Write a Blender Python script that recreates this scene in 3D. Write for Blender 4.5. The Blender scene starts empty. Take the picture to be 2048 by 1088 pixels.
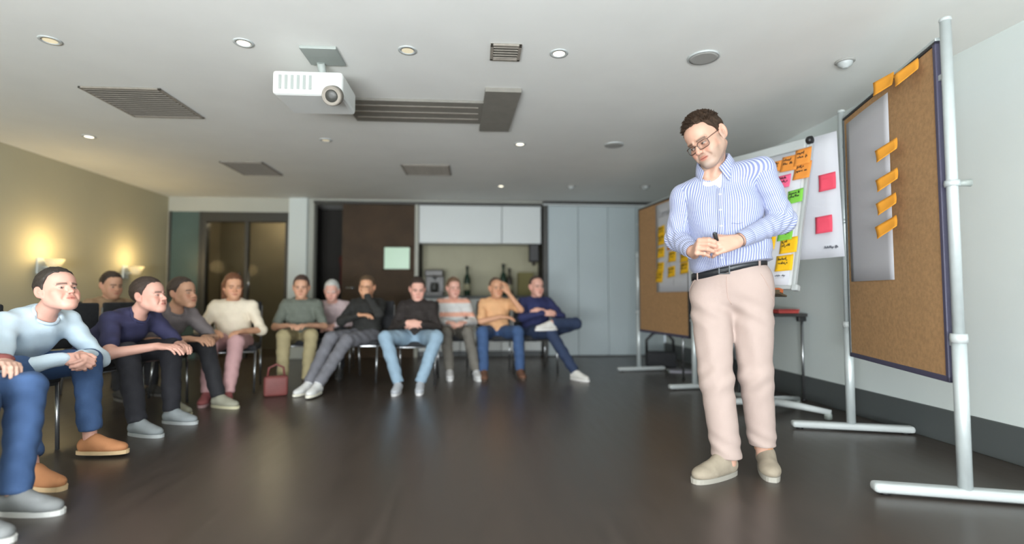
import bpy, bmesh, math, random
import numpy as np
from mathutils import Vector, Matrix

S = bpy.context.scene
COL = S.collection
R = math.radians
random.seed(7)

# ------------------------------------------------------------------ camera, world, light, exposure
CEIL = 2.33
cam_d = bpy.data.cameras.new('camera')
cam = bpy.data.objects.new('camera', cam_d)
COL.objects.link(cam)
cam.location = (0, 0, 0.88)
YAW, PIT = math.atan(69 / 1020), math.atan(51 / 1020 * math.cos(math.atan(69 / 1020)))
cam.rotation_euler = (math.pi / 2 + PIT, 0, -YAW)
cam_d.sensor_width = 36.0
cam_d.lens = 1020 / 2048 * 36.0
cam_d.clip_start = 0.05
cam_d.dof.use_dof = True
cam_d.dof.focus_distance = 2.75
cam_d.dof.aperture_fstop = 0.62
S.camera = cam

w = bpy.data.worlds.new('world')
S.world = w
w.use_nodes = True
bg = w.node_tree.nodes['Background']
bg.inputs['Color'].default_value = (0.75, 0.86, 1.0, 1)
bg.inputs['Strength'].default_value = 1.2
S.view_settings.view_transform = 'Standard'
S.view_settings.look = 'None'
S.view_settings.gamma = 1.0
S.view_settings.use_curve_mapping = False
S.view_settings.exposure = 0.0


def area(name, loc, rot, sx, sy, power, col, spread=180):
    l = bpy.data.lights.new(name, 'AREA')
    l.shape = 'RECTANGLE'
    l.size, l.size_y = sx, sy
    l.energy = power
    l.color = col
    l.spread = R(spread)
    o = bpy.data.objects.new(name, l)
    o.location = loc
    o.rotation_euler = rot
    COL.objects.link(o)
    return o


# daylight through the two windows of the wall behind the camera
for wx, wl, pw in ((-1.15, 2.7, 1.5), (1.6, 1.9, 0.30)):
    area('window_daylight', (wx, -2.17, 1.40), (R(92), 0, 0), wl, 1.4, 70 * pw, (0.88, 0.96, 1.0))
    # added upward fill, low at each window, to brighten the ceiling
    area('ceiling_fill', (wx, -2.15, 0.50), (R(128), 0, 0), wl, 0.75, 280 * pw, (0.95, 0.98, 1.0))






# ------------------------------------------------------------------ materials
def mat(name, col, rough=0.6, metal=0.0, noise=0.0, nscale=8.0, bump=0.0, bscale=60.0, emit=None, estr=0.0,
        spec=0.5, trans=0.0, attr=None, sheen=0.0, coat=0.0):
    m = bpy.data.materials.new(name)
    m.use_nodes = True
    nt = m.node_tree
    b = nt.nodes['Principled BSDF']
    b.inputs['Base Color'].default_value = (*col, 1)
    b.inputs['Roughness'].default_value = rough
    b.inputs['Metallic'].default_value = metal
    b.inputs['Specular IOR Level'].default_value = spec
    b.inputs['Transmission Weight'].default_value = trans
    b.inputs['Sheen Weight'].default_value = sheen
    b.inputs['Coat Weight'].default_value = coat
    tc = nt.nodes.new('ShaderNodeTexCoord')
    if attr:
        a = nt.nodes.new('ShaderNodeAttribute')
        a.attribute_name = attr
        nt.links.new(a.outputs['Color'], b.inputs['Base Color'])
    elif noise > 0:
        n = nt.nodes.new('ShaderNodeTexNoise')
        n.inputs['Scale'].default_value = nscale
        n.inputs['Detail'].default_value = 5
        r = nt.nodes.new('ShaderNodeValToRGB')
        r.color_ramp.elements[0].position = 0.3
        r.color_ramp.elements[1].position = 0.7
        r.color_ramp.elements[0].color = (*[c * (1 - noise) for c in col], 1)
        r.color_ramp.elements[1].color = (*[min(1, c * (1 + noise)) for c in col], 1)
        nt.links.new(tc.outputs['Object'], n.inputs['Vector'])
        nt.links.new(n.outputs['Fac'], r.inputs['Fac'])
        nt.links.new(r.outputs['Color'], b.inputs['Base Color'])
    if bump > 0:
        n2 = nt.nodes.new('ShaderNodeTexNoise')
        n2.inputs['Scale'].default_value = bscale
        n2.inputs['Detail'].default_value = 3
        bp = nt.nodes.new('ShaderNodeBump')
        bp.inputs['Strength'].default_value = bump
        bp.inputs['Distance'].default_value = 0.01
        nt.links.new(tc.outputs['Object'], n2.inputs['Vector'])
        nt.links.new(n2.outputs['Fac'], bp.inputs['Height'])
        nt.links.new(bp.outputs['Normal'], b.inputs['Normal'])
    if emit:
        b.inputs['Emission Color'].default_value = (*emit, 1)
        b.inputs['Emission Strength'].default_value = estr
    return m


def srgb(r, g, b):
    f = lambda c: (c / 255 / 12.92) if c / 255 <= 0.04045 else ((c / 255 + 0.055) / 1.055) ** 2.4
    return (f(r), f(g), f(b))


M = {}
M['ceiling'] = mat('ceiling paint', (0.78, 0.79, 0.76), 0.9, noise=0.02, nscale=3, bump=0.05, bscale=200)
M['wall'] = mat('pale wall paint', (0.60, 0.66, 0.65), 0.85, noise=0.02, nscale=2, bump=0.05, bscale=180)
M['wall_olive'] = mat('olive wall paint', (0.42, 0.39, 0.27), 0.85, noise=0.04, nscale=1.5, bump=0.05, bscale=150)
M['wall_back'] = mat('greige wall paint', (0.42, 0.43, 0.38), 0.85, noise=0.03, nscale=2)
M['dark_trim'] = mat('dark skirting', (0.075, 0.085, 0.085), 0.45)
M['partition'] = mat('grey blue partition laminate', (0.44, 0.51, 0.53), 0.42, noise=0.03, nscale=1.2)
M['track'] = mat('black track', (0.012, 0.012, 0.012), 0.4)
M['alu'] = mat('brushed aluminium', (0.55, 0.60, 0.60), 0.38, metal=0.35, noise=0.03, nscale=20)
M['white_metal'] = mat('white powder coat', (0.46, 0.49, 0.485), 0.4)
M['projector_white'] = mat('white projector casing', (0.70, 0.72, 0.70), 0.4)
M['white_lam'] = mat('white laminate', (0.62, 0.66, 0.66), 0.4)
M['brown_wood'] = mat('brown door veneer', (0.050, 0.030, 0.015), 0.8, noise=0.25, nscale=3)
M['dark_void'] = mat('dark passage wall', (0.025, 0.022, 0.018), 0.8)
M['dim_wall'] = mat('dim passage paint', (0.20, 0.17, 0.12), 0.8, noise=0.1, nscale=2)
M['olive_tile'] = mat('olive backsplash', (0.36, 0.34, 0.22), 0.5, noise=0.05, nscale=3)
M['teal_glass'] = mat('teal tinted panel', (0.07, 0.11, 0.105), 0.25, noise=0.1, nscale=2)
M['dark_frame'] = mat('dark bronze frame', (0.04, 0.04, 0.035), 0.45)
M['black'] = mat('black plastic', (0.012, 0.012, 0.013), 0.45)
M['chair_fabric'] = mat('charcoal chair fabric', (0.022, 0.023, 0.026), 0.85, noise=0.2, nscale=40, bump=0.2, bscale=300)
M['steel'] = mat('chrome tube', (0.35, 0.36, 0.37), 0.25, metal=0.9)
M['vent'] = mat('taupe vent', (0.25, 0.225, 0.19), 0.7, noise=0.1, nscale=30)
M['slot'] = mat('grey slot panel', (0.20, 0.19, 0.165), 0.65, noise=0.06, nscale=15)
M['grille'] = mat('speaker mesh', (0.36, 0.36, 0.34), 0.7, bump=0.3, bscale=500)
M['spot_on'] = mat('spot lens', (1, 0.95, 0.8), 0.3, emit=(1.0, 0.90, 0.68), estr=3.2)
M['spot_dim'] = mat('dim spot lens', (0.75, 0.68, 0.5), 0.4, emit=(1.0, 0.86, 0.6), estr=0.35)
M['sign'] = mat('glowing green vision glass', (0.35, 0.5, 0.38), 0.3, emit=(0.55, 0.75, 0.58), estr=0.30)  # glow of the door pane is put in as emission
M['sconce'] = mat('warm sconce shade', (0.6, 0.5, 0.3), 0.5, emit=(1.0, 0.78, 0.42), estr=0.35)
M['cork'] = mat('cork', srgb(172, 134, 92), 0.9, noise=0.14, nscale=55, bump=0.25, bscale=220)
M['purple_edge'] = mat('violet grey board edging', (0.065, 0.06, 0.105), 0.5)
M['paper'] = mat('white paper', (0.60, 0.61, 0.65), 0.8, noise=0.01, nscale=4)
M['board_white'] = mat('white board enamel', (0.72, 0.74, 0.74), 0.35)
M['n_yellow'] = mat('yellow note paper', srgb(238, 186, 18), 0.8, noise=0.04, nscale=12)
M['n_orange'] = mat('orange note paper', srgb(224, 142, 58), 0.8, noise=0.04, nscale=12)
M['n_amber'] = mat('amber card', srgb(224, 152, 44), 0.8, noise=0.04, nscale=12)
M['n_pink'] = mat('pink note paper', srgb(240, 100, 140), 0.8, noise=0.04, nscale=12)
M['n_red'] = mat('rose note paper', srgb(226, 78, 100), 0.8, noise=0.04, nscale=12)
M['n_green'] = mat('green note paper', srgb(126, 200, 72), 0.8, noise=0.04, nscale=12)
M['ink'] = mat('black marker ink', (0.012, 0.010, 0.012), 0.7)
M['ink_grey'] = mat('grey marker ink', (0.16, 0.17, 0.20), 0.8)
M['skin'] = mat('skin', (0.7, 0.45, 0.35), 0.5, attr='Col', spec=0.35)
M['lens'] = mat('spectacle lens', (1, 1, 1), 0.02, trans=1.0, spec=0.3)
M['lens'].node_tree.nodes['Principled BSDF'].inputs['IOR'].default_value = 1.05
M['specs'] = mat('brown tortoiseshell frame', (0.045, 0.022, 0.014), 0.3)
M['specs_tip'] = mat('pale inner frame', (0.55, 0.62, 0.62), 0.3)
M['belt'] = mat('black leather belt', (0.013, 0.015, 0.018), 0.4, bump=0.15, bscale=300)
M['buckle'] = mat('dark steel buckle', (0.12, 0.13, 0.14), 0.3, metal=0.8)
M['chino'] = mat('pale rose beige cotton', srgb(166, 148, 140), 0.85, noise=0.025, nscale=6, bump=0.12, bscale=260)
M['undershirt'] = mat('white undershirt', (0.52, 0.54, 0.57), 0.8)
M['shirt_plain'] = mat('lavender blue facing', srgb(172, 182, 226), 0.8)
M['button'] = mat('pearl button', (0.5, 0.52, 0.58), 0.35)


def floor_mat():
    m = mat('dark stained floor', (0.05, 0.04, 0.035), 0.34, spec=0.5)
    nt = m.node_tree
    b = nt.nodes['Principled BSDF']
    tc = nt.nodes.new('ShaderNodeTexCoord')
    mp = nt.nodes.new('ShaderNodeMapping')
    mp.inputs['Scale'].default_value = (9, 0.9, 1)
    n = nt.nodes.new('ShaderNodeTexNoise')
    n.inputs['Scale'].default_value = 2.5
    n.inputs['Detail'].default_value = 6
    r = nt.nodes.new('ShaderNodeValToRGB')
    r.color_ramp.elements[0].color = (0.036, 0.028, 0.022, 1)
    r.color_ramp.elements[1].color = (0.070, 0.054, 0.044, 1)
    nt.links.new(tc.outputs['Object'], mp.inputs['Vector'])
    nt.links.new(mp.outputs['Vector'], n.inputs['Vector'])
    nt.links.new(n.outputs['Fac'], r.inputs['Fac'])
    nt.links.new(r.outputs['Color'], b.inputs['Base Color'])
    rr = nt.nodes.new('ShaderNodeMapRange')
    rr.inputs['To Min'].default_value = 0.25
    rr.inputs['To Max'].default_value = 0.36
    nt.links.new(n.outputs['Fac'], rr.inputs['Value'])
    nt.links.new(rr.outputs['Result'], b.inputs['Roughness'])
    return m


M['floor'] = floor_mat()


def stripe_mat(name, base, line, pitch, duty=0.42):
    m = mat(name, base, 0.8, sheen=0.1)
    nt = m.node_tree
    b = nt.nodes['Principled BSDF']
    a = nt.nodes.new('ShaderNodeAttribute')
    a.attribute_name = 'stripe'
    d = nt.nodes.new('ShaderNodeMath')
    d.operation = 'MULTIPLY'
    d.inputs[1].default_value = 2 * math.pi / pitch
    s = nt.nodes.new('ShaderNodeMath')
    s.operation = 'SINE'
    r = nt.nodes.new('ShaderNodeValToRGB')
    r.color_ramp.elements[0].position = 0.5 + (duty - 0.5) * 0.6 - 0.12
    r.color_ramp.elements[1].position = 0.5 + (duty - 0.5) * 0.6 + 0.12
    r.color_ramp.elements[0].color = (*line, 1)
    r.color_ramp.elements[1].color = (*base, 1)
    h = nt.nodes.new('ShaderNodeMath')
    h.operation = 'MULTIPLY_ADD'
    h.inputs[1].default_value = 0.5
    h.inputs[2].default_value = 0.5
    nt.links.new(a.outputs['Fac'], d.inputs[0])
    nt.links.new(d.outputs[0], s.inputs[0])
    nt.links.new(s.outputs[0], h.inputs[0])
    nt.links.new(h.outputs[0], r.inputs['Fac'])
    nt.links.new(r.outputs['Color'], b.inputs['Base Color'])
    return m


M['stripe'] = stripe_mat('blue and white striped cotton', srgb(174, 179, 196), srgb(112, 120, 160), 0.0102, 0.5)


# ------------------------------------------------------------------ object helpers
def link(name, me, material=None, parent=None):
    o = bpy.data.objects.new(name, me)
    COL.objects.link(o)
    if material is not None:
        me.materials.append(material)
    if parent is not None:
        o.parent = parent
    return o


def tag(o, label=None, cat=None, group=None, kind=None):
    if label: o['label'] = label
    if cat: o['category'] = cat
    if group: o['group'] = group
    if kind: o['kind'] = kind
    return o


def empty(name, loc=(0, 0, 0), rz=0.0, label=None, cat=None, group=None):
    o = bpy.data.objects.new(name, None)
    o.empty_display_size = 0.1
    o.location = loc
    o.rotation_euler = (0, 0, rz)
    COL.objects.link(o)
    return tag(o, label, cat, group)


class MB:
    """collects primitive shapes into one bmesh"""
    def __init__(self):
        self.bm = bmesh.new()

    def box(self, x0, x1, y0, y1, z0, z1, bev=0.0, mtx=None, seg=2):
        r = bmesh.ops.create_cube(self.bm, size=1.0)
        vs = r['verts']
        for v in vs:
            v.co = Vector(((x0 + x1) / 2 + v.co.x * (x1 - x0), (y0 + y1) / 2 + v.co.y * (y1 - y0), (z0 + z1) / 2 + v.co.z * (z1 - z0)))
        if bev > 0:
            es = list({e for v in vs for e in v.link_edges})
            rr = bmesh.ops.bevel(self.bm, geom=es, offset=bev, segments=seg, affect='EDGES', profile=0.5)
            vs = list({v for v in vs if v.is_valid} | set(rr['verts']))
        if mtx is not None:
            bmesh.ops.transform(self.bm, matrix=mtx, verts=vs)
        return self

    def tube(self, pts, rad, n=10, caps=True):
        pts = [Vector(p) for p in pts]
        rads = rad if isinstance(rad, (list, tuple)) else [rad] * len(pts)
        rings = []
        t0 = (pts[1] - pts[0]).normalized()
        ref = Vector((0, 0, 1)) if abs(t0.z) < 0.9 else Vector((1, 0, 0))
        nrm = t0.cross(ref).normalized()
        for i, p in enumerate(pts):
            t = (pts[min(i + 1, len(pts) - 1)] - pts[max(i - 1, 0)]).normalized()
            nrm = (nrm - t * nrm.dot(t)).normalized()
            b = t.cross(nrm)
            rings.append([self.bm.verts.new(p + (nrm * math.cos(2 * math.pi * k / n) + b * math.sin(2 * math.pi * k / n)) * rads[i]) for k in range(n)])
        for a, b in zip(rings, rings[1:]):
            for k in range(n):
                f = self.bm.faces.new((a[k], a[(k + 1) % n], b[(k + 1) % n], b[k]))
                f.smooth = True
        if caps:
            self.bm.faces.new(rings[0][::-1])
            self.bm.faces.new(rings[-1])
        return self

    def lathe(self, prof, n=24, c=(0, 0, 0), mtx=None):
        rings = []
        nv = []
        for r, z in prof:
            ring = [self.bm.verts.new((c[0] + r * math.cos(2 * math.pi * k / n), c[1] + r * math.sin(2 * math.pi * k / n), c[2] + z)) for k in range(n)]
            rings.append(ring)
            nv += ring
        for a, b in zip(rings, rings[1:]):
            for k in range(n):
                f = self.bm.faces.new((a[k], a[(k + 1) % n], b[(k + 1) % n], b[k]))
                f.smooth = True
        self.bm.faces.new(rings[0][::-1])
        self.bm.faces.new(rings[-1])
        if mtx is not None:
            bmesh.ops.transform(self.bm, matrix=mtx, verts=nv)
        return self

    def poly(self, pts):
        vs = [self.bm.verts.new(p) for p in pts]
        self.bm.faces.new(vs)
        return self

    def prism(self, pts, d):
        """extrude a planar polygon along vector d"""
        d = Vector(d)
        a = [self.bm.verts.new(Vector(p)) for p in pts]
        b = [self.bm.verts.new(Vector(p) + d) for p in pts]
        n = len(a)
        self.bm.faces.new(a[::-1])
        self.bm.faces.new(b)
        for k in range(n):
            self.bm.faces.new((a[k], a[(k + 1) % n], b[(k + 1) % n], b[k]))
        return self

    def build(self, name, material, parent=None, smooth=False):
        bmesh.ops.recalc_face_normals(self.bm, faces=self.bm.faces[:])
        me = bpy.data.meshes.new(name)
        self.bm.to_mesh(me)
        self.bm.free()
        if smooth:
            me.polygons.foreach_set('use_smooth', [True] * len(me.polygons))
        return link(name, me, material, parent)


def box(name, x0, x1, y0, y1, z0, z1, m, parent=None, bev=0.0, kind=None):
    o = MB().box(x0, x1, y0, y1, z0, z1, bev).build(name, m, parent)
    if kind: o['kind'] = kind
    return o


def frame_mtx(o, ex, ey, ez):
    m = Matrix.Identity(4)
    for i, v in enumerate((ex, ey, ez)):
        for k in range(3):
            m[k][i] = v[k]
    for k in range(3):
        m[k][3] = o[k]
    return m


def copy_tree(o, parent=None):
    c = o.copy()
    COL.objects.link(c)
    if parent is not None:
        c.parent = parent
    for ch in list(o.children):
        copy_tree(ch, c)
    return c


# ------------------------------------------------------------------ implicit surface toolkit (numpy)
def V(*a):
    return np.array(a, dtype=float)


def smin(a, b, k):
    if k <= 0: return np.minimum(a, b)
    h = np.maximum(k - np.abs(a - b), 0) / k
    return np.minimum(a, b) - h * h * k * 0.25


def axis_pts(lo, hi, coarse, fine):
    """grid lines from lo to hi, step coarse, with finer steps inside the ranges fine = [(a, b, step)]"""
    out = [lo]
    while out[-1] < hi:
        x = out[-1]
        st = coarse
        for a, b, s in fine:
            if a - s * 0.5 <= x < b: st = min(st, s)
            elif x < a < x + st: st = max(min(st, a - x), s * 0.5)
        out.append(x + st)
    return np.array(out, dtype=np.float32)


class Cone:
    def __init__(s, a, b, ra, rb):
        s.a, s.b, s.ra, s.rb = np.asarray(a, float), np.asarray(b, float), ra, rb
        m = max(ra, rb)
        s.lo = np.minimum(s.a, s.b) - m
        s.hi = np.maximum(s.a, s.b) + m

    def d(s, X, Y, Z):
        ba = s.b - s.a
        q = float(ba @ ba) + 1e-12
        px, py, pz = X - s.a[0], Y - s.a[1], Z - s.a[2]
        t = np.clip((px * ba[0] + py * ba[1] + pz * ba[2]) / q, 0, 1)
        return np.sqrt((px - t * ba[0]) ** 2 + (py - t * ba[1]) ** 2 + (pz - t * ba[2]) ** 2) - (s.ra + (s.rb - s.ra) * t)

    def tf(s, Rm, t, k):
        return Cone(Rm @ s.a * k + t, Rm @ s.b * k + t, s.ra * k, s.rb * k)


class Ell:
    def __init__(s, c, r, Rm=None):
        s.c, s.r = np.asarray(c, float), np.asarray(r, float)
        s.R = np.eye(3) if Rm is None else Rm
        ext = np.sqrt(((s.R * s.r[None, :]) ** 2).sum(1))
        s.lo, s.hi = s.c - ext, s.c + ext

    def d(s, X, Y, Z):
        p = (X - s.c[0], Y - s.c[1], Z - s.c[2])
        q = [s.R[0, i] * p[0] + s.R[1, i] * p[1] + s.R[2, i] * p[2] for i in range(3)]
        k0 = np.sqrt(sum((q[i] / s.r[i]) ** 2 for i in range(3)))
        k1 = np.sqrt(sum((q[i] / s.r[i] ** 2) ** 2 for i in range(3))) + 1e-9
        return k0 * (k0 - 1) / k1

    def tf(s, Rm, t, k):
        return Ell(Rm @ s.c * k + t, s.r * k, Rm @ s.R)


class Field:
    def __init__(s, ax):
        s.ax = ax
        s.F = np.full([len(a) for a in ax], 0.5, dtype=np.float32)

    def sl(s, lo, hi, m):
        r = []
        for i in range(3):
            a = np.searchsorted(s.ax[i], lo[i] - m)
            b = np.searchsorted(s.ax[i], hi[i] + m)
            r.append(slice(max(0, a - 1), min(len(s.ax[i]), b + 1)))
        return tuple(r)

    def grid(s, sl):
        return (s.ax[0][sl[0]][:, None, None], s.ax[1][sl[1]][None, :, None], s.ax[2][sl[2]][None, None, :])

    def add(s, p, k=0.0):
        sl = s.sl(p.lo, p.hi, max(k, 0.02))
        if any(q.stop <= q.start for q in sl): return
        s.F[sl] = smin(s.F[sl], p.d(*s.grid(sl)).astype(np.float32), k)

    def sub(s, p, k=0.0):
        sl = s.sl(p.lo, p.hi, max(k, 0.02))
        if any(q.stop <= q.start for q in sl): return
        s.F[sl] = -smin(-s.F[sl], p.d(*s.grid(sl)).astype(np.float32), k)

    def cut(s, fn, lo=None, hi=None, k=0.0):
        """keep only where fn < 0"""
        sl = (slice(None),) * 3 if lo is None else s.sl(lo, hi, 0)
        s.F[sl] = -smin(-s.F[sl], -fn(*s.grid(sl)).astype(np.float32), k)

    def disp(s, fn, lo=None, hi=None):
        sl = (slice(None),) * 3 if lo is None else s.sl(lo, hi, 0)
        s.F[sl] += fn(*s.grid(sl)).astype(np.float32)

    def sample(s, P):
        P = np.atleast_2d(P)
        idx, fr = [], []
        for i in range(3):
            a = s.ax[i]
            j = np.clip(np.searchsorted(a, P[:, i]) - 1, 0, len(a) - 2)
            idx.append(j)
            fr.append(np.clip((P[:, i] - a[j]) / (a[j + 1] - a[j]), 0, 1))
        v = 0
        for dx in (0, 1):
            for dy in (0, 1):
                for dz in (0, 1):
                    wgt = (fr[0] if dx else 1 - fr[0]) * (fr[1] if dy else 1 - fr[1]) * (fr[2] if dz else 1 - fr[2])
                    v = v + wgt * s.F[idx[0] + dx, idx[1] + dy, idx[2] + dz]
        return v

    def trace(s, o, d, maxd=0.6):
        """first hit of a ray with the surface (points outside move in)"""
        o, d = np.asarray(o, float), np.asarray(d, float) / np.linalg.norm(d)
        t = 0.0
        while t < maxd:
            if s.sample(o + d * t)[0] < 0:
                for _ in range(12):
                    t -= 0.0004
                    if s.sample(o + d * t)[0] >= 0: break
                return o + d * t
            t += 0.002
        return None

    def mesh(s):
        F = s.F
        for i in range(3):
            for e in (0, -1):
                sl = [slice(None)] * 3
                sl[i] = e
                F[tuple(sl)] = np.maximum(F[tuple(sl)], 1e-4)
        B = F < 0
        c8 = [(i, j, k) for i in (0, 1) for j in (0, 1) for k in (0, 1)]
        n = [q - 1 for q in F.shape]
        sub = lambda A, c: A[c[0]:c[0] + n[0], c[1]:c[1] + n[1], c[2]:c[2] + n[2]]
        anyb = np.zeros(n, bool)
        allb = np.ones(n, bool)
        for c in c8:
            q = sub(B, c)
            anyb |= q
            allb &= q
        act = anyb & ~allb
        I = np.argwhere(act)
        vid = np.full(n, -1, np.int32)
        vid[act] = np.arange(len(I))
        f = np.stack([F[I[:, 0] + c[0], I[:, 1] + c[1], I[:, 2] + c[2]] for c in c8], 1)
        acc = np.zeros((len(I), 3))
        cnt = np.zeros(len(I))
        for a in range(8):
            for b in range(a + 1, 8):
                df = [abs(c8[a][q] - c8[b][q]) for q in range(3)]
                if sum(df) != 1: continue
                m = (f[:, a] < 0) != (f[:, b] < 0)
                t = np.where(m, f[:, a] / np.where(m, f[:, a] - f[:, b], 1), 0)
                p = np.array(c8[a]) + t[:, None] * (np.array(c8[b]) - np.array(c8[a]))
                acc[m] += p[m]
                cnt[m] += 1
        loc = acc / cnt[:, None]
        co = np.zeros((len(I), 3))
        for i in range(3):
            a = s.ax[i]
            co[:, i] = a[I[:, i]] + loc[:, i] * (a[I[:, i] + 1] - a[I[:, i]])
        quads = []
        for axn in range(3):
            o1, o2 = [(1, 2), (2, 0), (0, 1)][axn]
            sa = [slice(1, -1)] * 3
            sb = [slice(1, -1)] * 3
            sa[axn] = slice(0, -1)
            sb[axn] = slice(1, None)
            A, Bq = B[tuple(sa)], B[tuple(sb)]
            E = np.argwhere(A != Bq)
            if not len(E): continue
            inside = A[E[:, 0], E[:, 1], E[:, 2]]
            off = np.ones(3, int)
            off[axn] = 0
            g = E + off
            def cell(d1, d2):
                q = g.copy()
                q[:, o1] -= d1
                q[:, o2] -= d2
                return vid[q[:, 0], q[:, 1], q[:, 2]]
            q = np.stack([cell(1, 1), cell(0, 1), cell(0, 0), cell(1, 0)], 1)
            q[~inside] = q[~inside][:, ::-1]
            quads.append(q)
        return co, np.concatenate(quads)


def mesh_from(name, co, quads, material, parent=None, cols=None, stripe=None, smooth_it=0, deci=None):
    if smooth_it:
        co = co.copy()
        for _ in range(smooth_it):
            acc = np.zeros_like(co)
            cnt = np.zeros(len(co))
            for a, b in ((0, 1), (1, 2), (2, 3), (3, 0)):
                np.add.at(acc, quads[:, a], co[quads[:, b]])
                np.add.at(acc, quads[:, b], co[quads[:, a]])
                np.add.at(cnt, quads[:, a], 1)
                np.add.at(cnt, quads[:, b], 1)
            co = 0.4 * co + 0.6 * acc / np.maximum(cnt, 1)[:, None]
    me = bpy.data.meshes.new(name)
    me.vertices.add(len(co))
    me.vertices.foreach_set('co', co.astype(np.float32).ravel())
    me.loops.add(len(quads) * 4)
    me.loops.foreach_set('vertex_index', quads.astype(np.int32).ravel())
    me.polygons.add(len(quads))
    me.polygons.foreach_set('loop_start', np.arange(0, len(quads) * 4, 4, dtype=np.int32))
    me.polygons.foreach_set('use_smooth', np.ones(len(quads), bool))
    if cols is not None:
        a = me.attributes.new('Col', 'FLOAT_COLOR', 'POINT')
        a.data.foreach_set('color', np.concatenate([cols, np.ones((len(cols), 1))], 1).astype(np.float32).ravel())
    if stripe is not None:
        a = me.attributes.new('stripe', 'FLOAT', 'POINT')
        a.data.foreach_set('value', stripe.astype(np.float32))
    me.update(calc_edges=True)
    me.validate()
    return link(name, me, material, parent)


def rotm(rx=0, ry=0, rz=0):
    return np.array(Matrix.Rotation(rz, 3, 'Z') @ Matrix.Rotation(ry, 3, 'Y') @ Matrix.Rotation(rx, 3, 'X'))


# ------------------------------------------------------------------ anatomy (heads look along local -Y, left ear at +X)
def head_prims(detail=True):
    P = []
    A = lambda p, k=0.02: P.append(('+', p, k))
    Sb = lambda p, k=0.01: P.append(('-', p, k))
    A(Ell((0, 0.014, 0.040), (0.077, 0.098, 0.087)))
    A(Ell((0, -0.022, -0.030), (0.063, 0.066, 0.078)), 0.03)
    A(Ell((0, -0.050, 0.050), (0.056, 0.040, 0.045)), 0.03)          # forehead
    for s in (-1, 1):
        A(Cone((s * 0.050, 0.004, -0.050), (s * 0.019, -0.068, -0.100), 0.020, 0.021), 0.035)   # jaw
        A(Ell((s * 0.044, -0.058, -0.026), (0.023, 0.024, 0.020)), 0.025)                      # cheekbone
        A(Ell((s * 0.034, -0.066, -0.058), (0.022, 0.022, 0.024)), 0.03)                       # cheek
    A(Ell((0, -0.080, -0.099), (0.022, 0.019, 0.017)), 0.025)        # chin
    A(Ell((0, -0.080, -0.066), (0.030, 0.018, 0.022)), 0.02)         # muzzle
    for s in (-1, 1):
        Sb(Ell((s * 0.033, -0.106, -0.003), (0.020, 0.022, 0.014)), 0.018)                     # eye socket
        A(Ell((s * 0.032, -0.0755, -0.003), (0.0145, 0.0135, 0.0125)), 0.004)                  # lids over eyeball
        A(Cone((s * 0.014, -0.089, 0.016), (s * 0.046, -0.076, 0.020), 0.0085, 0.0065), 0.014) # brow ridge
    A(Cone((0, -0.086, 0.006), (0, -0.112, -0.031), 0.0085, 0.0115), 0.012)                    # nose
    for s in (-1, 1):
        A(Ell((s * 0.0125, -0.101, -0.035), (0.0085, 0.011, 0.008)), 0.006)
        if detail: Sb(Ell((s * 0.007, -0.108, -0.044), (0.0038, 0.006, 0.004)), 0.003)
    A(Ell((0, -0.0945, -0.061), (0.021, 0.0085, 0.0045)), 0.006)      # lips
    A(Ell((0, -0.0925, -0.0725), (0.018, 0.0085, 0.0052)), 0.006)
    if detail:
        Sb(Cone((-0.024, -0.098, -0.0665), (0.024, -0.098, -0.0665), 0.0020, 0.0020), 0.004)
        for s in (-1, 1):                                            # smile folds
            Sb(Cone((s * 0.021, -0.1, -0.036), (s * 0.036, -0.091, -0.066), 0.004, 0.004), 0.010)
    for s in (-1, 1):                                                # ears
        Re = rotm(R(-12), 0, R(-s * 24))
        A(Ell((s * 0.085, 0.016, -0.002), (0.0085, 0.022, 0.036), Re), 0.006)
        if detail: Sb(Ell((s * 0.0932, 0.0120, 0.004), (0.0068, 0.0125, 0.0235), Re), 0.004)
        if detail: A(Ell((s * 0.0900, 0.0105, -0.004), (0.0035, 0.0050, 0.0090), Re), 0.003)
        A(Ell((s * 0.077, 0.006, -0.032), (0.007, 0.009, 0.010)), 0.006)
    return P


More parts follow.
